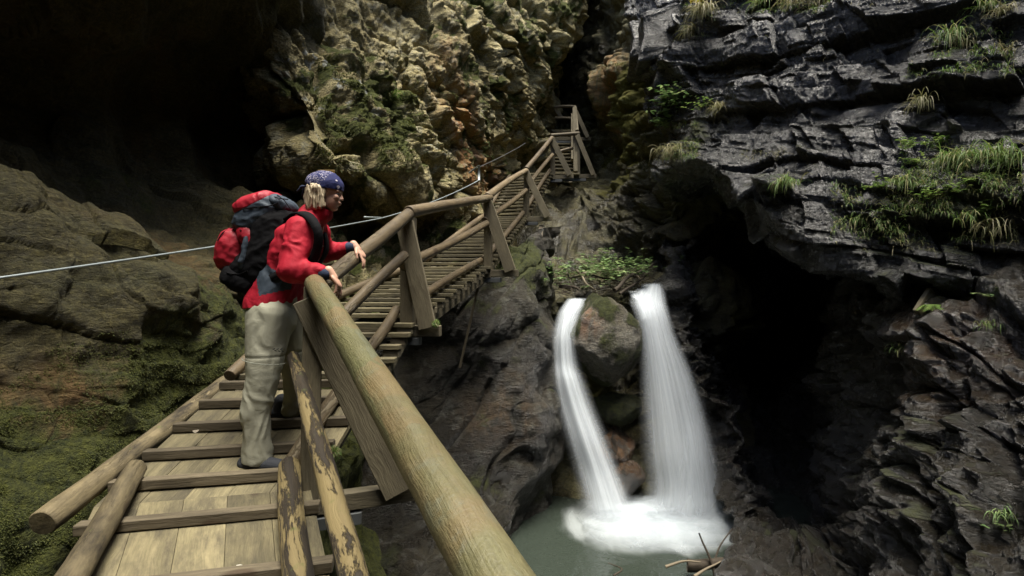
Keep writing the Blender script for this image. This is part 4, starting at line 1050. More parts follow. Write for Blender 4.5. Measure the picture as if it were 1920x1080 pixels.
def hand(wr, fwd, dn, side, curls, sc=1.0):
    """palm, four unequal fingers bent at their knuckles, and a thumb; fwd: along the hand, dn: towards the palm side"""
    fwd = fwd.normalized(); sd_ = side.normalized(); dn = dn.normalized()
    pc = wr + fwd * .045 * sc
    body.ell(pc, (fwd * .048 * sc, sd_ * .040 * sc, dn * .015 * sc), e=.85, n=20, m=14)
    body.cap(wr - fwd * .03, wr + fwd * .02, .026, .023, n=14)
    for k, (off, ln) in enumerate(((-.029, .068), (-.0095, .078), (.0105, .072), (.029, .056))):
        q = wr + fwd * (.085 - abs(k - 1.2) * .004) * sc + sd_ * off * sc; a = curls[k]; r = .0085
        d0 = (fwd + sd_ * off * 1.5).normalized(); pts = [q - d0 * .02]
        seg = (ln * .45, ln * .30, ln * .25)
        for i in range(3):
            ang = a * (i + 1) * .55; d = (d0 * math.cos(ang) + dn * math.sin(ang)).normalized()
            pts.append(pts[-1] + d * (seg[i] * sc + (.02 if i == 0 else 0)))
        body.chain(pts, [r * 1.08, r, r * .93, r * .8], n=10)
    tq = wr + fwd * .02 * sc - sd_ * .030 * sc
    body.chain([tq, tq + fwd * .030 - sd_ * .020 + dn * .010, tq + fwd * .058 - sd_ * .022 + dn * .024], [.012, .0105, .0085], n=10)
hand(rwr + V(.012, 0, -.004), V(.55, .10, -.83), V(-.83, 0, -.5), V(.1, -1, 0), (.75, .9, 1.05, 1.2))
hand(lwr + V(.014, 0, -.004), V(.62, -.12, -.72), V(-.7, 0, -.6), V(.15, 1, 0), (.5, .6, .75, .9))
person = body.build('person', M_skin, None, voxel=.0042, smooth=3)
tag(person, 'woman in red jacket and sage trousers leaning on the rail, looking down at the falls', 'person')

def folds(sc, amp, zs=2.2, seed=3):
    return lambda c: (np.abs(perlin(c * np.array([sc, sc, sc * zs]) + perlin(c * 7, 5)[:, None] * .8, seed)) * -2 + .5) * amp + perlin(c * np.array([sc, sc, sc * zs]) * 2.1, seed + 1) * amp * .5
# eyes: only just seen under the bandana
eye = Soup()
for s in (-1, 1): eye.ell(H(.074, s * .030, .000), (hx * .012, hy * .012, hz * .010), n=12, m=8)
eye.build('eyes', simple_mat('eye_dark', (.05, .04, .035), .3), person, voxel=0)
jk = Soup()
bk = V(-1, 0, .35).normalized()
jk.chain([P(515, 572, 3.12), P(520, 548, 3.12), P(538, 505, 3.12), P(560, 455, 3.12), P(582, 420, 3.11)], [.150, .145, .135, .138, .085], flat=1.0)
for s in (-1, 1):                                           # width of hips, ribs and shoulders
    o_ = V(0, s * .075, 0)
    jk.chain([P(515, 572, 3.12) + o_, P(538, 505, 3.12) + o_ * .9, P(562, 455, 3.12) + o_ * 1.2, P(576, 428, 3.12) + o_ * 1.3], [.140, .118, .120, .075])
jk.chain([nkb + V(-.02, 0, 0), P(597, 400, 3.10), P(603, 390, 3.10)], [.085, .078, .070])
jk.chain([nkb + V(-.02, -.03, -.01), rsh + V(.0, .02, .0)], [.07, .085])
jk.chain([nkb + V(-.02, .03, -.01), lsh + V(.0, -.02, .0)], [.07, .085])
jk.chain([rsh, rel, lerp(rel, rwr, .5), lerp(rwr, rel, .24)], [.090, .074, .062, .044])
jk.chain([lsh, lel, lerp(lel, lwr, .5), lerp(lwr, lel, .24)], [.085, .068, .056, .042])
jacket = jk.build('jacket', M_red, person, voxel=.007, smooth=8, fold=lambda c: folds(6, .008, 1.0, 3)(c) + folds(15, .005, .6, 8)(c) + folds(26, .002, .5, 9)(c))
# flat hem: cut away below the hem line, leaving an open bottom
def chop(o, co, no):
    bm = bmesh.new(); bm.from_mesh(o.data); bmesh.ops.bisect_plane(bm, geom=bm.verts[:] + bm.edges[:] + bm.faces[:], plane_co=co, plane_no=no, clear_outer=True)
    bm.to_mesh(o.data); bm.free(); o.data.update()
chop(jacket, P(512, 573, 3.1), V(.12, 0, -1))
chop(jacket, P(604, 390, 3.1), V(.35, 0, 1))
# grey fabric band round the waist, part of the jacket's pattern; cuffs
jacket.data.materials.append(M_grey)
zl, zh = P(0, 543, 3.0).z, P(0, 508, 3.0).z
for f in jacket.data.polygons:
    c = f.center
    u_ = (c.x - P(545, 0, 3.0).x)
    if zl + u_ * .25 < c.z < zh + u_ * -.35 + .02 * math.sin(c.x * 20) and c.x < P(556, 0, 3.0).x and c.y > rel.y + .02 and c.x < P(548, 0, 3.0).x and c.x > P(486, 0, 3.0).x + (zh - c.z) * .3: f.material_index = 1
for wr, el in ((rwr, rel), (lwr, lel)):
    cf = Soup(); d = (wr - el).normalized(); cf.cap(wr - d * .040, wr - d * .018, .041, .036); cf.build('cuff', M_navy, jacket, voxel=.005, smooth=2)
# small pale embroidered mark on the chest, and the front zip
em = Soup()
for (x0, y0, x1, y1) in ((600, 462, 603, 452), (603, 452, 606, 461), (606, 461, 609, 450), (601, 466, 608, 464), (609, 456, 612, 462)):
    a_, b_ = P(x0 - 6, y0, 2.875), P(x1 - 6, y1, 2.875); ok, hit, nr, _ = jacket.ray_cast(Vector((0, 0, 0)), a_.normalized()); ok2, hit2, nr2, _ = jacket.ray_cast(Vector((0, 0, 0)), b_.normalized())
    if ok and ok2: em.cap(hit * .9985, hit2 * .9985, .0022, .0022, n=8)
if em.v: em.build('chest_emblem', simple_mat('pale_thread', (.55, .5, .52), .8), jacket, voxel=0)
# trousers
tr = Soup()
tr.chain([P(512, 560, 3.06), P(512, 600, 3.05)], [.140, .135]); tr.chain([P(518, 560, 3.18), P(522, 600, 3.18)], [.140, .130])
tr.chain([P(507, 590, 3.02), P(500, 640, 3.0), P(494, 705, 2.97), P(480, 770, 2.97), P(483, 820, 2.98), P(484, 858, 2.99)], [.134, .116, .094, .082, .078, .088])
tr.chain([P(530, 590, 3.2), P(543, 640, 3.24), P(555, 700, 3.28), P(552, 745, 3.35), P(549, 766, 3.37)], [.130, .105, .078, .062, .066])
def tfold(c):
    z = c[:, 2]; kn = np.exp(-((z - P(0, 700, 2.97).z) / .16) ** 2); low = np.clip((-.65 - z) * 3, 0, 1)
    cal = np.exp(-((z + .78) / .22) ** 2)
    return folds(5, .005, .6, 13)(c) + folds(9, .008, .30, 14)(c) * (.35 + cal) + folds(9, .0025, 2.0, 15)(c) * (low * .7 + kn * .5) - np.exp(-((z - P(0, 668, 2.97).z) / .006) ** 2) * .004
trs = tr.build('trousers', M_trouser, person, voxel=.007, smooth=7, fold=tfold)
chop(trs, P(484, 866, 2.98), V(-.18, 0, -1))
# knee zip and the small dark print above it
zp = Soup(); 
for k in range(9):
    a = math.pi * (.05 + .9 * k / 8) ; zp.cap(P(496, 672, 2.98) + V(-math.cos(a) * .118, -math.sin(a) * .118, -.012 + .018 * math.cos(a)), P(496, 672, 2.98) + V(-math.cos(a + .35) * .118, -math.sin(a + .35) * .118, -.012 + .018 * math.cos(a + .35)), .0022, .0022, n=8)
zp.build('knee_zip', simple_mat('zip_cord', (.20, .21, .17), .8), trs, voxel=0)
pr = Soup()
for k, (x, y) in enumerate(((512, 655), (515, 657), (519, 655), (522, 658), (526, 655), (528, 658))):
    pr.cap(P(x, y, 2.868 + abs(x - 512) * .001), P(x + 3, y + (1 if k % 2 else -1), 2.868 + abs(x - 510) * .0012), .0024, .0024, n=8)
pr.build('knee_print', M_black, trs, voxel=0)
# boots
def boot(an, fd, gz, sc=1.0):
    f = V(fd.x, fd.y, 0).normalized(); s_ = V(-f.y, f.x, 0); b = V(an.x, an.y, gz) - f * .055
    u = Soup()
    u.chain([b + V(0, 0, .050), b + f * .09 + V(0, 0, .052), b + f * .215 + V(0, 0, .038)], [.050, .050, .040], flat=.9)
    u.cap(b + f * .02 + V(0, 0, .06), b + f * .03 + V(0, 0, .125), .052, .050)
    o = u.build('boot', M_shoe, person, voxel=.005, smooth=5)
    so = Soup(); so.ell(b + f * .092 + V(0, 0, .014), (f * .158, s_ * .048, V(0, 0, .014)), e=.55)
    so.build('boot_sole', M_sole, o, voxel=.004, smooth=1)
    lc = Soup()
    for k in range(4): q = b + f * (.075 + .022 * k) + V(0, 0, .104 - .012 * k); lc.cap(q - s_ * .026, q + s_ * .026, .0035, .0035, n=8)
    lc.build('laces', simple_mat('boot_lace', (.12, .12, .12), .8), o, voxel=0)
    return o
boot(P(479, 870, 2.97), V(1, -.08, 0), P(0, 886, 2.96).z)
boot(P(536, 780, 3.38), V(1, .1, 0), -.872)
# hair, down to the collar at the side and back of the head
hr = Soup()
for (a, b_, r0, r1) in ((H(-.02, -.072, .01), H(.000, -.080, -.095), .026, .014), (H(-.045, -.066, .01), H(-.030, -.074, -.100), .030, .018), (H(-.07, -.045, .01), H(-.062, -.055, -.110), .036, .024),
                        (H(-.085, 0, .01), H(-.085, 0, -.100), .038, .026), (H(-.07, .045, .01), H(-.062, .055, -.110), .036, .024), (H(-.03, .070, .01), H(-.015, .078, -.115), .030, .018), (H(-.005, -.074, .00), H(.018, -.078, -.085), .016, .010)):
    m_ = lerp(a, b_, .5) - hx * .006; hr.chain([a, m_, b_], [r0, (r0 + r1) / 2 * 1.05, r1])
hr.build('hair', M_hair, person, voxel=.005, smooth=3, fold=folds(48, .007, .10, 23))
# bandana tied over the crown
bd = Soup()
bd.ell(H(-.014, 0, .040), (hx * .110, hy * .088, hz * .092), n=40, m=26)
bd.ell(H(-.055, 0, .045), (hx * .075, hy * .080, hz * .072))
bo = bd.build('bandana', M_band, person, voxel=.005, smooth=5, fold=folds(14, .004, 1, 33))
chop(bo, H(-.02, 0, .016), (hz * -1 + hx * .10).normalized())
kt = Soup(); kt.chain([H(-.115, 0, .02), H(-.145, -.01, .012), H(-.165, -.015, -.02)], [.014, .012, .006], flat=.5); kt.chain([H(-.115, 0, .02), H(-.14, .02, .0), H(-.150, .03, -.04)], [.014, .010, .005], flat=.5)
kt.build('bandana_knot', M_navy, bo, voxel=.004, smooth=1)
cs = np.zeros(len(bo.data.vertices) * 3); bo.data.vertices.foreach_get('co', cs); cs = cs.reshape(-1, 3) - np.array(hd)
at = bo.data.attributes.new('front', 'FLOAT', 'POINT'); at.data.foreach_set('value', np.clip((cs @ np.array(hx) - cs @ np.array(hz) * .5 + .045) * 60, 0, 1).astype(np.float32))

# ---------------------------------------------------------------- the backpack
bp = empty('backpack', P(470, 545, 3.1)); tag(bp, 'large red, grey and black trekking backpack worn on the hiker\'s back', 'backpack')
bw_ = V(0, 1, 0)
def pk(name, mat, items, voxel=.007, smooth=6, fold=lambda c: folds(9, .007, 1, 43)(c) + folds(22, .003, 1, 47)(c), parent=bp):
    s = Soup()
    for (a, b_, rx, ry, e) in items:
        a, b_ = Vector(a), Vector(b_); z = (b_ - a) / 2; x = bw_.cross(z).normalized()
        s.ell((a + b_) / 2, (z, x * rx, bw_ * ry), e=e, n=32, m=22)
    o = s.build(name, mat, None, voxel=voxel, smooth=smooth, fold=fold)
    if parent is bp: o.parent = bp; o.location = -bp.location
    else: o.parent = parent
    return o
D = 3.10
pk('pack_body', M_black, [(P(482, 548, D), P(535, 388, D), .125, .165, .62), (P(455, 535, D), P(500, 470, D), .10, .15, .7)])
pk('base_panel', M_black, [(P(428, 508, D), P(500, 545, D), .075, .160, .7)])
pk('top_panel', M_grey, [(P(456, 440, D), P(530, 374, D), .092, .155, .65)])
pk('side_panel', M_grey, [(P(470, 520, D - .02), P(488, 430, D - .02), .030, .155, .7)])
pk('lid', M_pred, [(P(450, 402, D), P(526, 370, D), .058, .158, .75)])
pk('lid_pocket', M_grey, [(P(512, 372, D), P(552, 398, D), .045, .13, .75)])
pkt = pk('front_pocket', M_pred, [(P(434, 512, D), P(452, 430, D), .088, .135, .7), (P(442, 515, D), P(464, 432, D), .085, .13, .7)])
pk('side_flap', M_pred, [(P(446, 426, D - .12), P(484, 462, D - .135), .052, .03, .9)], voxel=.005)
for (sd0, pts_) in ((0, ((408, 452), (418, 436), (436, 428), (452, 432))), (1, ((412, 505), (428, 512), (448, 514), (464, 508))), (2, ((455, 392), (480, 388), (505, 386), (522, 380)))):
    q_ = []
    for (x, y) in pts_:
        best = None
        for o_c in bp.children:
            if o_c.type != 'MESH': continue
            ok, hit, nr, _ = o_c.ray_cast(Vector((0, 0, 0)) - o_c.location - bp.location, P(x, y, 1).normalized())
            if ok:
                w_ = hit + o_c.location + bp.location
                if best is None or w_.length < best.length: best = w_
        if best is not None: q_.append(best * .998)
    if len(q_) > 1:
        o = tube([Vector(x) for x in catmull(np.array([list(z) for z in q_]), 16, 0)], .0035, 'zip', M_black, bp); o.location = -bp.location
def strap(pts, w, name, mat=M_black, th=.006):
    """flat webbing through the points, w wide across its path"""
    q = catmull(np.array([list(p) for p, _ in pts], float), 30, 0); nn_ = catmull(np.array([list(n_) for _, n_ in pts], float), 30, 0)
    vs, fs = [], []
    for i in range(30):
        p = Vector(q[i]); t_ = Vector(q[min(i + 1, 29)] - q[max(i - 1, 0)]).normalized(); n_ = Vector(nn_[i]).normalized(); s_ = t_.cross(n_).normalized()
        for a, b_ in ((-1, -1), (1, -1), (1, 1), (-1, 1)): vs.append(p + s_ * a * w / 2 + n_ * b_ * th)
    for i in range(29):
        for j in range(4): a = i * 4 + j; b_ = i * 4 + (j + 1) % 4; fs.append((a, b_, b_ + 4, a + 4))
    fs.append((3, 2, 1, 0)); fs.append((116, 117, 118, 119))
    o = mesh_obj(name, vs, fs, mat, bp); o.location = -bp.location; return o
strap([(P(536, 410, 2.98), V(-.3, -.3, 1)), (P(556, 399, 2.95), V(0, -.3, 1)), (P(578, 405, 2.90), V(.3, -.8, .6)), (P(594, 428, 2.86), V(.3, -1, .1)), (P(597, 455, 2.87), V(.3, -1, 0)), (P(588, 485, 2.90), V(.2, -1, 0)), (P(572, 505, 2.93), V(0, -1, 0))], .05, 'shoulder_strap')
strap([(P(536, 410, 3.22), V(-.3, .3, 1)), (P(566, 399, 3.26), V(0, .1, 1)), (P(596, 412, 3.24), V(.9, .1, .4)), (P(610, 440, 3.22), V(1, 0, .1)), (P(612, 470, 3.2), V(1, 0, 0)), (P(596, 500, 3.2), V(1, 0, 0))], .05, 'shoulder_strap')
strap([(P(478, 532, 3.0), V(-.2, -1, 0)), (P(496, 528, 2.955), V(0, -1, 0)), (P(520, 516, 2.925), V(0, -1, 0)), (P(545, 505, 2.94), V(.2, -1, 0)), (P(570, 508, 2.98), V(.6, -1, 0)), (P(590, 512, 3.1), V(1, -.2, 0))], .045, 'hip_belt')
for (a, b_) in (((508, 368), (530, 380)), ((520, 366), (545, 392)), ((512, 378), (540, 374))):
    o = tube([P(a[0], a[1], 3.0), P((a[0] + b_[0]) / 2, (a[1] + b_[1]) / 2 - 4, 2.97), P(b_[0], b_[1], 3.0)], .003, 'elastic_cord', M_black, bp); o.location = -bp.location

# ---------------------------------------------------------------- plants and small things
bpy.context.view_layer.update()
DG = bpy.context.evaluated_depsgraph_get()
def on_rock(px, py, back=0.0):
    """where the line of sight through a pixel meets the rock: the plants root there"""
    d = P(px, py, 1).normalized(); best = None
    for o in CLIFFS[:6]:
        ok, loc, nr, _ = o.ray_cast(Vector((0, 0, 0)), d)
        if ok and (best is None or loc.length < best[0].length): best = (loc.copy(), nr.copy())
    return best
def leaf_mat(name, c1, c2, c3):
    m, t, b, out = nt(name); n = NB(t); g = n.coord('Object')
    isl = t.nodes.new('ShaderNodeNewGeometry').outputs['Random Per Island']
    c = n.mix(isl, c1, c2); c = n.mix(n.ramp(n.math('FRACT', n.math('MULTIPLY', isl, 7.3)), [(.6, 0), (.8, 1)]), c, c3)
    n.link(c, b.inputs['Base Color']); b.inputs['Roughness'].default_value = .6
    tl = t.nodes.new('ShaderNodeBsdfTranslucent'); n.link(c, tl.inputs[0])
    mx = t.nodes.new('ShaderNodeMixShader'); mx.inputs[0].default_value = .35; n.link(b.outputs[0], mx.inputs[1]); n.link(tl.outputs[0], mx.inputs[2]); n.link(mx.outputs[0], out.inputs[0])
    return m
L_grass = leaf_mat('grass_blades', (.09, .17, .03), (.15, .235, .05), (.30, .29, .12))
L_dry = leaf_mat('dry_grass', (.22, .20, .085), (.15, .165, .06), (.36, .32, .19))
L_herb = leaf_mat('herb_leaves', (.14, .24, .05), (.20, .32, .07), (.28, .36, .10))
L_fresh = leaf_mat('fresh_leaves', (.12, .21, .07), (.17, .27, .09), (.26, .33, .13))
L_yel = leaf_mat('yellow_leaves', (.50, .40, .04), (.42, .36, .06), (.3, .3, .05))
gr = random.Random(11)
def blade(vs, fs, p, d, L, w, droop, n=6):
    """one arching grass blade"""
    s = d.cross(V(0, 0, 1)); s = s.normalized() if s.length > .01 else V(1, 0, 0)
    s = (s + V(gr.uniform(-.5, .5), gr.uniform(-.5, .5), gr.uniform(-.3, .3))).normalized()
    q = p.copy(); v = d.normalized(); k0 = len(vs)
    for i in range(n + 1):
        t_ = i / n; ww = w * (1 - t_ ** 1.6) * .5 + .0006
        vs.append(q - s * ww); vs.append(q + s * ww)
        if i < n: fs.append((k0 + 2*i, k0 + 2*i + 1, k0 + 2*i + 3, k0 + 2*i + 2))
        q = q + v * (L / n); v = (v + V(0, 0, -droop / n * (1.0 + t_ * 1.5))).normalized()
def tuft(px, py, nbl, L, label, mat=L_grass, droop=2.2, w=.009, out=.7, cat='grass tuft', group=None, spread=.06, up=.8):
    h = on_rock(px, py)
    if not h: return
    p, nr = h; vs, fs = [], []
    o_ = V(nr.x, nr.y, 0); o_ = o_.normalized() if o_.length > .05 else V(0, -1, 0)
    for k in range(nbl):
        a = gr.gauss(0, .75); dd = Matrix.Rotation(a, 3, 'Z') @ o_
        d = dd * out * gr.uniform(.4, 1.3) + V(0, 0, up * gr.uniform(.3, 1.2))
        blade(vs, fs, V(gr.gauss(0, spread), gr.gauss(0, spread * .5), gr.gauss(0, spread * .3)) - o_ * .02, d, L * gr.uniform(.45, 1.15), w, droop * gr.uniform(.5, 1.3))
    o = mesh_obj('grass_tuft', vs, fs, mat, None, smooth=True, loc=p)
    tag(o, label, cat, group)
    return o
G1 = 'grass tufts on the slate ledges'
tuft(1478, 345, 90, .34, 'green grass tuft with pale hanging blades left of the broad ledge', L_grass, 2.8, .009, group=G1)
tuft(1730, 195, 70, .36, 'straw pale grass tuft hanging from the smooth slate face', L_dry, 3.4, .008, group=G1)
tuft(1785, 75, 110, .42, 'tall green and straw grass tuft high on the right', L_grass, 2.6, .009, group=G1)
tuft(1815, 85, 60, .35, 'sprawling dry grass beside the tall high tuft', L_dry, 2.8, .007, group=G1)
tuft(1322, 25, 130, .60, 'long yellowish grass hanging over the square slate block', L_dry, 3.2, .012, group=G1)
tuft(1300, 60, 60, .5, 'lower strands of hanging grass at the edge of the square slate block', L_dry, 3.6, .010, group=G1)
tuft(1430, 8, 70, .45, 'grass tuft at the very top beside the slate crest', L_grass, 3.0, .010, group=G1)
tuft(1500, 5, 120, .45, 'dense fringe of grass along the top of the slate crest', L_dry, 2.8, .010, group=G1, spread=.2)
tuft(1540, 3, 80, .4, 'second clump in the fringe over the slate crest', L_dry, 3.0, .010, group=G1, spread=.15)
tuft(1880, 25, 60, .3, 'small grass tuft in the top right corner', L_dry, 2.6, .008, group=G1)
tuft(1850, 15, 60, .3, 'grass clump under the top edge beside the corner tuft', L_grass, 2.6, .008, group=G1)
tuft(1890, 95, 40, .25, 'wispy grass near the right edge above the smooth bed', L_dry, 2.6, .007, group=G1)
tuft(1612, 415, 45, .22, 'small grass tuft at the tip of the overhanging lip', L_grass, 2.8, .007, group=G1)
tuft(1700, 345, 90, .30, 'tall thin grass at the left of the leafy ledge', L_grass, 2.4, .007, group=G1)
tuft(1800, 300, 120, .36, 'arching grass at the top of the leafy ledge', L_grass, 2.6, .008, group=G1, spread=.10)
tuft(1870, 295, 120, .40, 'broad arching grass at the right end of the leafy ledge', L_grass, 2.6, .008, group=G1, spread=.12)
tuft(1905, 300, 80, .40, 'arching grass cut by the right edge above the leafy ledge', L_grass, 2.6, .008, group=G1, spread=.10)
tuft(1880, 430, 130, .34, 'yellow green grass hanging at the lower right of the ledge', L_dry, 2.8, .008, group=G1, spread=.10)
tuft(1830, 410, 100, .30, 'grass hanging below the leafy ledge beside the yellow green clump', L_grass, 2.8, .008, group=G1, spread=.10)
tuft(1265, 285, 120, .50, 'pale grass beard hanging over the cave mouth', L_dry, 3.6, .010, group=G1, spread=.12)
tuft(1350, 205, 60, .35, 'small tuft beside the leafy plant over the cave', L_dry, 2.6, .009, group=G1)
tuft(1860, 610, 40, .16, 'little green tuft under the right fern', L_grass, 2.4, .006, group=G1)
tuft(1690, 655, 50, .18, 'short green tuft on the wet boulder face', L_grass, 2.4, .006, group=G1)
tuft(1882, 965, 40, .18, 'bright little tuft low at the right edge', L_fresh, 2.4, .007, group=G1)
tuft(735, 178, 40, .3, 'small dark tuft in a crevice of the pale wall', L_grass, 2.6, .012, group='grass tufts on the pale wall')
# carpet of short growth on the ledges: cannot be counted
def carpet(name, boxes, dens, L, mats, label, w=.006, minz=-.2, droop=2.6):
    vs, fs = [], []
    for (x0, y0, x1, y1, k) in boxes:
        for _ in range(int(dens * k)):
            px = gr.uniform(x0, x1); py = gr.uniform(y0, y1)
            if mnoise.noise(Vector((px * .018, py * .03, 3.1))) < -.12: continue
            h = on_rock(px, py)
            if not h or h[1].z < minz: continue
            nr = h[1]; d = V(nr.x, nr.y, .35) + V(gr.gauss(0, .5), gr.gauss(0, .5), gr.uniform(0, .8))
            blade(vs, fs, h[0], d, L * gr.uniform(.4, 1.3), w, droop * gr.uniform(.4, 1.4), 4)
    return tag(mesh_obj(name, vs, fs, mats), label, kind='stuff')
carpet('grass', [(1560, 345, 1920, 455, 1), (1690, 270, 1920, 350, .7), (1640, 385, 1800, 440, .4), (1750, 60, 1900, 110, .25), (1350, 0, 1560, 25, .4), (1280, 10, 1340, 70, .3), (1245, 230, 1310, 300, .4), (1700, 120, 1900, 150, .25)], 2000, .12, L_grass, 'short grass and stems covering the slate ledges')
carpet('grass', [(1560, 345, 1920, 470, 1), (1380, 280, 1500, 300, .2), (1440, 0, 1920, 120, .4), (1245, 230, 1310, 320, .5)], 450, .15, L_dry, 'dry straw coloured grass among the green on the ledges', .004)

L_moss = leaf_mat('moss_fronds', (.055, .070, .014), (.10, .115, .022), (.15, .16, .035))
def mosscarpet(regions, label):
    vs, fs = [], []
    for (x0, y0, x1, y1, k, L, w, th) in regions:
        for _ in range(k):
            px = gr.uniform(x0, x1); py = gr.uniform(y0, y1)
            h = on_rock(px, py)
            if not h: continue
            p, nr = h
            if mnoise.fractal(p * 2.2, 1.0, 2.0, 3) + mnoise.noise(p * 9) * .4 < th: continue
            cp = p + V(gr.gauss(0, L), gr.gauss(0, L), gr.gauss(0, L)) * .2
            for _ in range(3):
                d = (nr + V(gr.gauss(0, .5), gr.gauss(0, .5), gr.uniform(-.2, .5)))
                blade(vs, fs, cp - nr * .006, d, L * gr.uniform(.4, 1.2), w, 1.6, 2)
    return tag(mesh_obj('moss', vs, fs, L_moss), label, kind='stuff')
mosscarpet([(0, 760, 430, 1080, 22000, .012, .0035, -.10), (240, 640, 470, 780, 7000, .014, .004, .0), (0, 620, 250, 800, 3000, .012, .0035, .15)], 'raised moss cushions along the foot of the near left wall')
mosscarpet([(590, 100, 860, 330, 5000, .04, .009, .0), (1090, 120, 1230, 320, 2500, .07, .014, .0), (1090, 560, 1190, 620, 500, .05, .01, .0)], 'moss hanging on the far crags and the boulder')
def leaf(vs, fs, p, d, L, w, fold=.3):
    s = d.cross(V(0, 0, 1)); s = s.normalized() if s.length > .05 else V(1, 0, 0); u = s.cross(d).normalized()
    k = len(vs); dn = V(0, 0, -L * .18)
    for (a, b_, c_) in ((0, 0, 0), (.3, -.38, .1), (.35, 0, 0), (.3, .38, .1), (.7, -.32, .02), (.72, 0, -.05), (.7, .32, .02), (1, 0, -.12)):
        vs.append(p + d * (a * L) + s * (b_ * w) + u * (c_ * w * fold) + dn * a * a)
    for f in ((0, 1, 2), (0, 2, 3), (1, 4, 5, 2), (2, 5, 6, 3), (4, 7, 5), (5, 7, 6)): fs.append(tuple(i + k for i in f))
def herb(px, py, stems, h, lf, label, mat=L_herb, cat='plant', group='leafy plants on the ledges', spread=.05, out=.5, per=7, base=None):
    hh = base or on_rock(px, py)
    if not hh: return
    p, nr = hh; o_ = V(nr.x, nr.y, 0); o_ = o_.normalized() if o_.length > .05 else V(0, -1, 0)
    root = empty('leafy_plant', p); tag(root, label, cat, group)
    vs, fs, sv_, sf_ = [], [], [], []
    for k in range(stems):
        q = V(gr.gauss(0, spread), gr.gauss(0, spread), gr.gauss(0, spread * .3)) ; v = (o_ * out * gr.uniform(.2, 1.4) + V(gr.gauss(0, .45), gr.gauss(0, .3), gr.uniform(.5, 1.1))).normalized()
        H_ = h * gr.uniform(.5, 1.15); pts = [q.copy()]
        for i in range(6):
            q = q + v * (H_ / 6); v = (v + V(0, 0, -.14)).normalized(); pts.append(q.copy())
            if i >= 1:
                for _ in range(max(1, per // 5)):
                    a = gr.uniform(0, 6.28); ld = (V(math.cos(a), math.sin(a), gr.uniform(-.1, .35)) + v * .3).normalized()
                    leaf(vs, fs, q, ld, lf * gr.uniform(.6, 1.2), lf * gr.uniform(.5, .8))
        for i in range(6):
            s = V(.0016, 0, 0); kk = len(sv_); sv_ += [pts[i] - s, pts[i] + s, pts[i+1] + s, pts[i+1] - s]; sf_.append((kk, kk+1, kk+2, kk+3))
    mesh_obj('foliage', vs, fs, mat, root); tag(mesh_obj('stems', sv_, sf_, L_dry, root), kind='stuff')
    return root
herb(1690, 285, 9, .20, .07, 'bright serrated leaf sprays at the left tip of the leafy ledge')
herb(1720, 310, 10, .16, .06, 'light green leaf cluster on the leafy ledge under the first spray')
herb(1760, 275, 8, .16, .07, 'leafy stems standing against the slate above the ledge')
herb(1660, 350, 12, .14, .06, 'low leafy patch at the left edge of the ledge grass')
herb(1790, 370, 12, .20, .07, 'yellow green leaves in the middle of the ledge')
herb(1740, 375, 12, .16, .06, 'leaf patch left of the middle of the ledge')
herb(1830, 345, 10, .16, .06, 'small leaves among grass at the right of the ledge')
herb(1850, 405, 12, .18, .07, 'leaf cluster hanging over the lower right edge of the ledge')
herb(1700, 415, 8, .12, .05, 'tiny leafy sprig on the pale lip below the ledge')
herb(1278, 205, 34, .50, .11, 'broad leaved bright green plant on the corner over the cave', L_fresh, spread=.16, per=12)
herb(1262, 240, 18, .45, .12, 'lower half of leaf growth hanging left of the cave corner', L_fresh, spread=.14, per=10)
herb(1330, 205, 14, .30, .07, 'small leaved yellow green bush right of the broad leaved plant', L_herb, spread=.10)
herb(1308, 12, 10, .30, .12, 'yellow autumn leaves at the top of the square slate block', L_yel)
herb(1860, 560, 6, .10, .06, 'round bright leaves under the dark overhang at right', L_fresh)
herb(1812, 563, 3, .06, .05, 'single pair of round leaves on the damp shelf', L_fresh)
herb(1880, 1000, 5, .10, .05, 'tiny bright sprig at the lower right corner', L_fresh)
herb(1590, 575, 4, .10, .04, 'faint sprig at the head of the wet face', L_herb)
herb(1120, 530, 90, .34, .13, 'green leafy herbs growing through the brushwood above the boulder', L_fresh, spread=.42, per=10, base=(P(1115, 520, 10.4) + V(0, 0, .03), V(0, -1, 0)))
herb(1150, 520, 60, .32, .12, 'second mat of herbs behind the brushwood on the right', L_fresh, spread=.38, per=10, base=(P(1150, 512, 10.7) + V(0, 0, .05), V(0, -1, 0)))
# fern
def fern(px, py, nf, L, label):
    h = on_rock(px, py)
    if not h: return
    p, nr = h; root = empty('fern', p); tag(root, label, 'fern', 'ferns on the wet rock')
    o_ = V(nr.x, nr.y, 0).normalized()
    for k in range(nf):
        vs, fs = [], []; a = (k - (nf - 1) / 2) * .55; d = (Matrix.Rotation(a, 3, 'Z') @ o_) + V(0, 0, .35); d.normalize(); q = V(0, 0, 0)
        ll = L * gr.uniform(.75, 1.1)
        for i in range(16):
            q2 = q + d * ll / 16; s = d.cross(V(0, 0, 1)).normalized(); w = ll * .30 * math.sin(math.pi * (i + 1.5) / 18)
            for sg in (-1, 1): leaf(vs, fs, q, (s * sg + d * .35 + V(0, 0, -.1)).normalized(), w, ll / 16 * 1.3)
            kk = len(vs); vs += [q - s * .001, q + s * .001, q2 + s * .001, q2 - s * .001]; fs.append((kk, kk+1, kk+2, kk+3))
            q = q2; d = (d + V(0, 0, -.10)).normalized()
        mesh_obj('frond', vs, fs, L_herb, root)
fern(1748, 572, 5, .20, 'yellow green fern beside the wedged plank on the right shelf')
fern(1130, 640, 3, .22, 'small fern on the face of the big boulder between the falls')
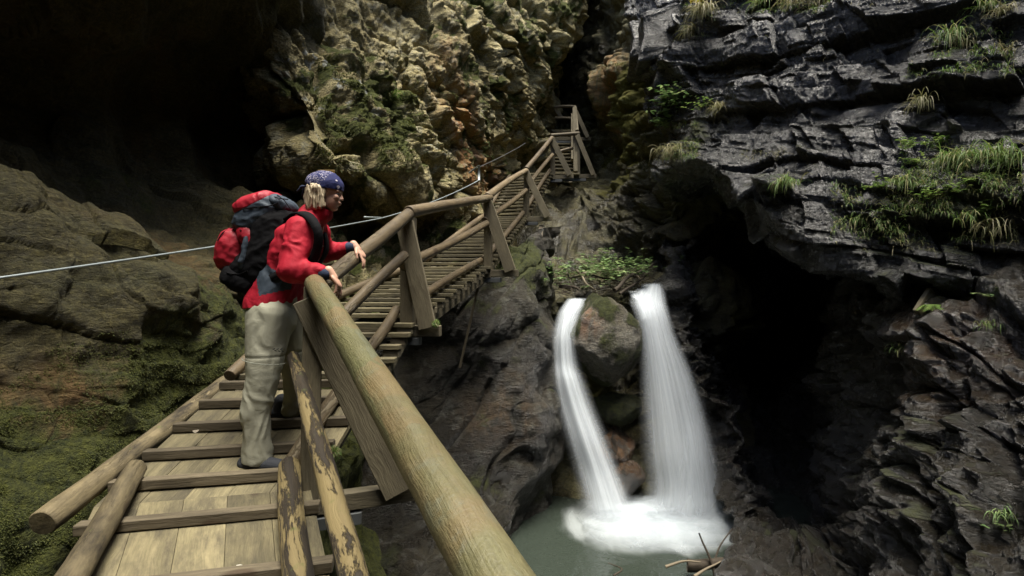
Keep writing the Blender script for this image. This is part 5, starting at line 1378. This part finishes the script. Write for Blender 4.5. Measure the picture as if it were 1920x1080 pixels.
# brushwood on the lip and drift in the pool
M_stick = simple_mat('dead_wood', (.045, .035, .024), .8, 0, .3, (30, .006)); M_pstick = simple_mat('bleached_wood', (.17, .14, .095), .7, 0, .3, (30, .006))
def stick(pts, r, label, mat=M_stick, group=None, cat='branch'):
    q = catmull(np.array([list(p) for p in pts], float), 14, 0); n_ = len(q)
    pp = [Vector(x) + mnoise.noise_vector(Vector(x) * 3) * r * 1.2 for x in q]
    o = tube(pp, [r * (1 - .6 * i / n_) for i in range(n_)], 'branch', mat); return tag(o, label, cat, group)
GB = 'brushwood on the ledge above the falls'
br = [((1068, 520, 10.4), (1120, 508, 10.4), (1160, 505, 10.6), .030, 'pale long branch lying level through the brushwood', M_pstick),
      ((1082, 505, 10.6), (1100, 530, 10.1), (1118, 545, 9.9), .028, 'pale branch slanting down in front of the herbs', M_pstick),
      ((1150, 545, 9.7), (1180, 520, 9.9), (1225, 495, 10.2), .045, 'dark thick branch rising right over the boulder', M_stick),
      ((1160, 552, 9.7), (1200, 525, 10.0), (1222, 505, 10.4), .03, 'thin dark branch under the thick one', M_stick),
      ((1050, 535, 10.2), (1075, 540, 10), (1098, 552, 9.7), .04, 'short dark log at the left end of the brushwood', M_stick),
      ((1110, 515, 10.4), (1150, 525, 10.1), (1200, 540, 9.9), .022, 'thin twig crossing behind the boulder top', M_stick),
      ((1060, 500, 10.9), (1068, 525, 10.3), (1072, 548, 9.9), .02, 'upright twig at the left of the brushwood', M_stick),
      ((1155, 508, 10.6), (1190, 515, 10.4), (1210, 530, 10.1), .02, 'bleached twig among the herbs at right', M_pstick)]
for (a, b_, c_, r, lb, mt) in br: stick([P(*a), P(*b_), P(*c_)], r, lb, mt, GB)
tv, tf = [], []
for k in range(260):
    px = gr.uniform(1050, 1225); d = gr.uniform(9.8, 10.9); py = 556 - (d - 9.6) * 36 + gr.uniform(-8, 8)
    p = P(px, py, d); a = gr.uniform(0, 3.14); dr = V(math.cos(a), math.sin(a) * .6, gr.uniform(-.3, .35)); L_ = gr.uniform(.1, .4); s = V(0, 0, .007)
    kk = len(tv); q = p + dr * L_; tv += [p - s, p + s, q + s * .5, q - s * .5, p + V(.006, -.006, 0), q + V(.003, -.003, 0)]; tf += [(kk, kk+3, kk+2, kk+1), (kk, kk+4, kk+5, kk+3), (kk+1, kk+2, kk+5, kk+4)]
tag(mesh_obj('litter', tv, tf, M_stick), 'tangle of fine dead twigs on the ledge above the falls', kind='stuff')
GD = 'driftwood in the pool'
stick([P(1285, 1060, 6.6), P(1330, 1045, 6.6), P(1392, 1065, 6.5)], .085, 'black waterlogged stump in the pool corner', M_stick, GD, 'log')
stick([P(1345, 1090, 6.4), P(1328, 1045, 6.5), P(1312, 1000, 6.6)], .022, 'upright brown stick leaning from the stump', M_stick, GD)
stick([P(1338, 1050, 6.6), P(1352, 1020, 6.7), P(1375, 990, 6.8)], .014, 'thin upright twig right of the leaning stick', M_stick, GD)
stick([P(1248, 1062, 6.5), P(1280, 1052, 6.5), P(1312, 1054, 6.5)], .02, 'pale stick lying left of the stump', M_pstick, GD)
stick([P(1300, 1082, 6.3), P(1325, 1066, 6.4), P(1352, 1052, 6.5)], .02, 'pale stick crossing low before the stump', M_pstick, GD)
stick([P(1150, 1078, 6.5), P(1165, 1066, 6.6), P(1140, 1055, 6.8)], .012, 'thin twig poking from the pool left of the drift', M_stick, GD)
# wedged plank and slab on the right shelf
h = on_rock(1725, 585)
if h:
    p = h[0]
    tag(beam('wood_offcut', p + V(-.06, -.05, -.02), p + V(.13, .0, .22), .05, .13, W_beam), 'mossy broken plank end wedged upright on the right shelf', 'plank')
h = on_rock(1612, 582)
if h: tag(beam('wood_offcut', h[0] + V(-.1, -.05, -.03), h[0] + V(.12, -.03, .06), .05, .05, W_dark), 'low dark wood splinter lying left of the wedged plank', 'plank')
# fallen leaves on the deck and rail
def fallen(px, py, d, s, mat, label):
    vs, fs = [], []; leaf(vs, fs, V(0, 0, 0), V(gr.uniform(-1, 1), gr.uniform(-.5, .5), .05).normalized(), s, s * .9, .5)
    z = lambda y: (-1.10 + .41 * (y - 2.85))
    tag(mesh_obj('fallen_leaf', vs, fs, mat, None, loc=P(px, py, d)), label, 'leaf', 'leaves fallen on the deck')
fallen(437, 748, 3.55, .055, leaf_mat('fallen_yellow', (.5, .36, .08), (.5, .36, .08), (.45, .3, .06)), 'yellow fallen leaf on the planks by the woman')
fallen(368, 806, 3.1, .05, leaf_mat('fallen_grey', (.3, .26, .2), (.3, .26, .2), (.3, .25, .18)), 'curled grey leaf on the planks left of the front boot')
fallen(441, 1064, 2.16, .035, leaf_mat('fallen_white', (.6, .58, .5), (.6, .58, .5), (.5, .5, .45)), 'small white leaf on the lowest planks')
# small yellow trail sign behind the hiker's head
h = (P(611, 327, 5.6), None)
sg = empty('trail_sign', h[0]); tag(sg, 'small yellow trail sign on the dark rock behind the bandana', 'sign')
s_ = beam('sign_board', V(0, 0, 0), V(0, .012, 0), .19, .10, simple_mat('yellow_paint', (.20, .12, .02), .6), sg, seg=2, wob=0)
s_ = tube([V(0, .02, -.3), V(0, .02, .04)], .012, 'sign_post', M_dsteel, sg)
# moss cushions hanging from the brace end and deck edge
def moss_tuft(p, r, label):
    vs, fs = [], []
    for k in range(260):
        d = V(gr.gauss(0, 1), gr.gauss(0, 1), gr.gauss(0, 1)).normalized(); blade(vs, fs, d * r * .4, d, r, .004, 1.5, 3)
    tag(mesh_obj('moss_cushion', vs, fs, L_grass, None, loc=p), label, 'moss', 'moss on the timber')
moss_tuft(P(817, 606, 4.72), .035, 'bright moss cushion on the end of the second brace')
moss_tuft(P(625, 850, 2.95), .04, 'moss cushion on the deck edge below the near brace')
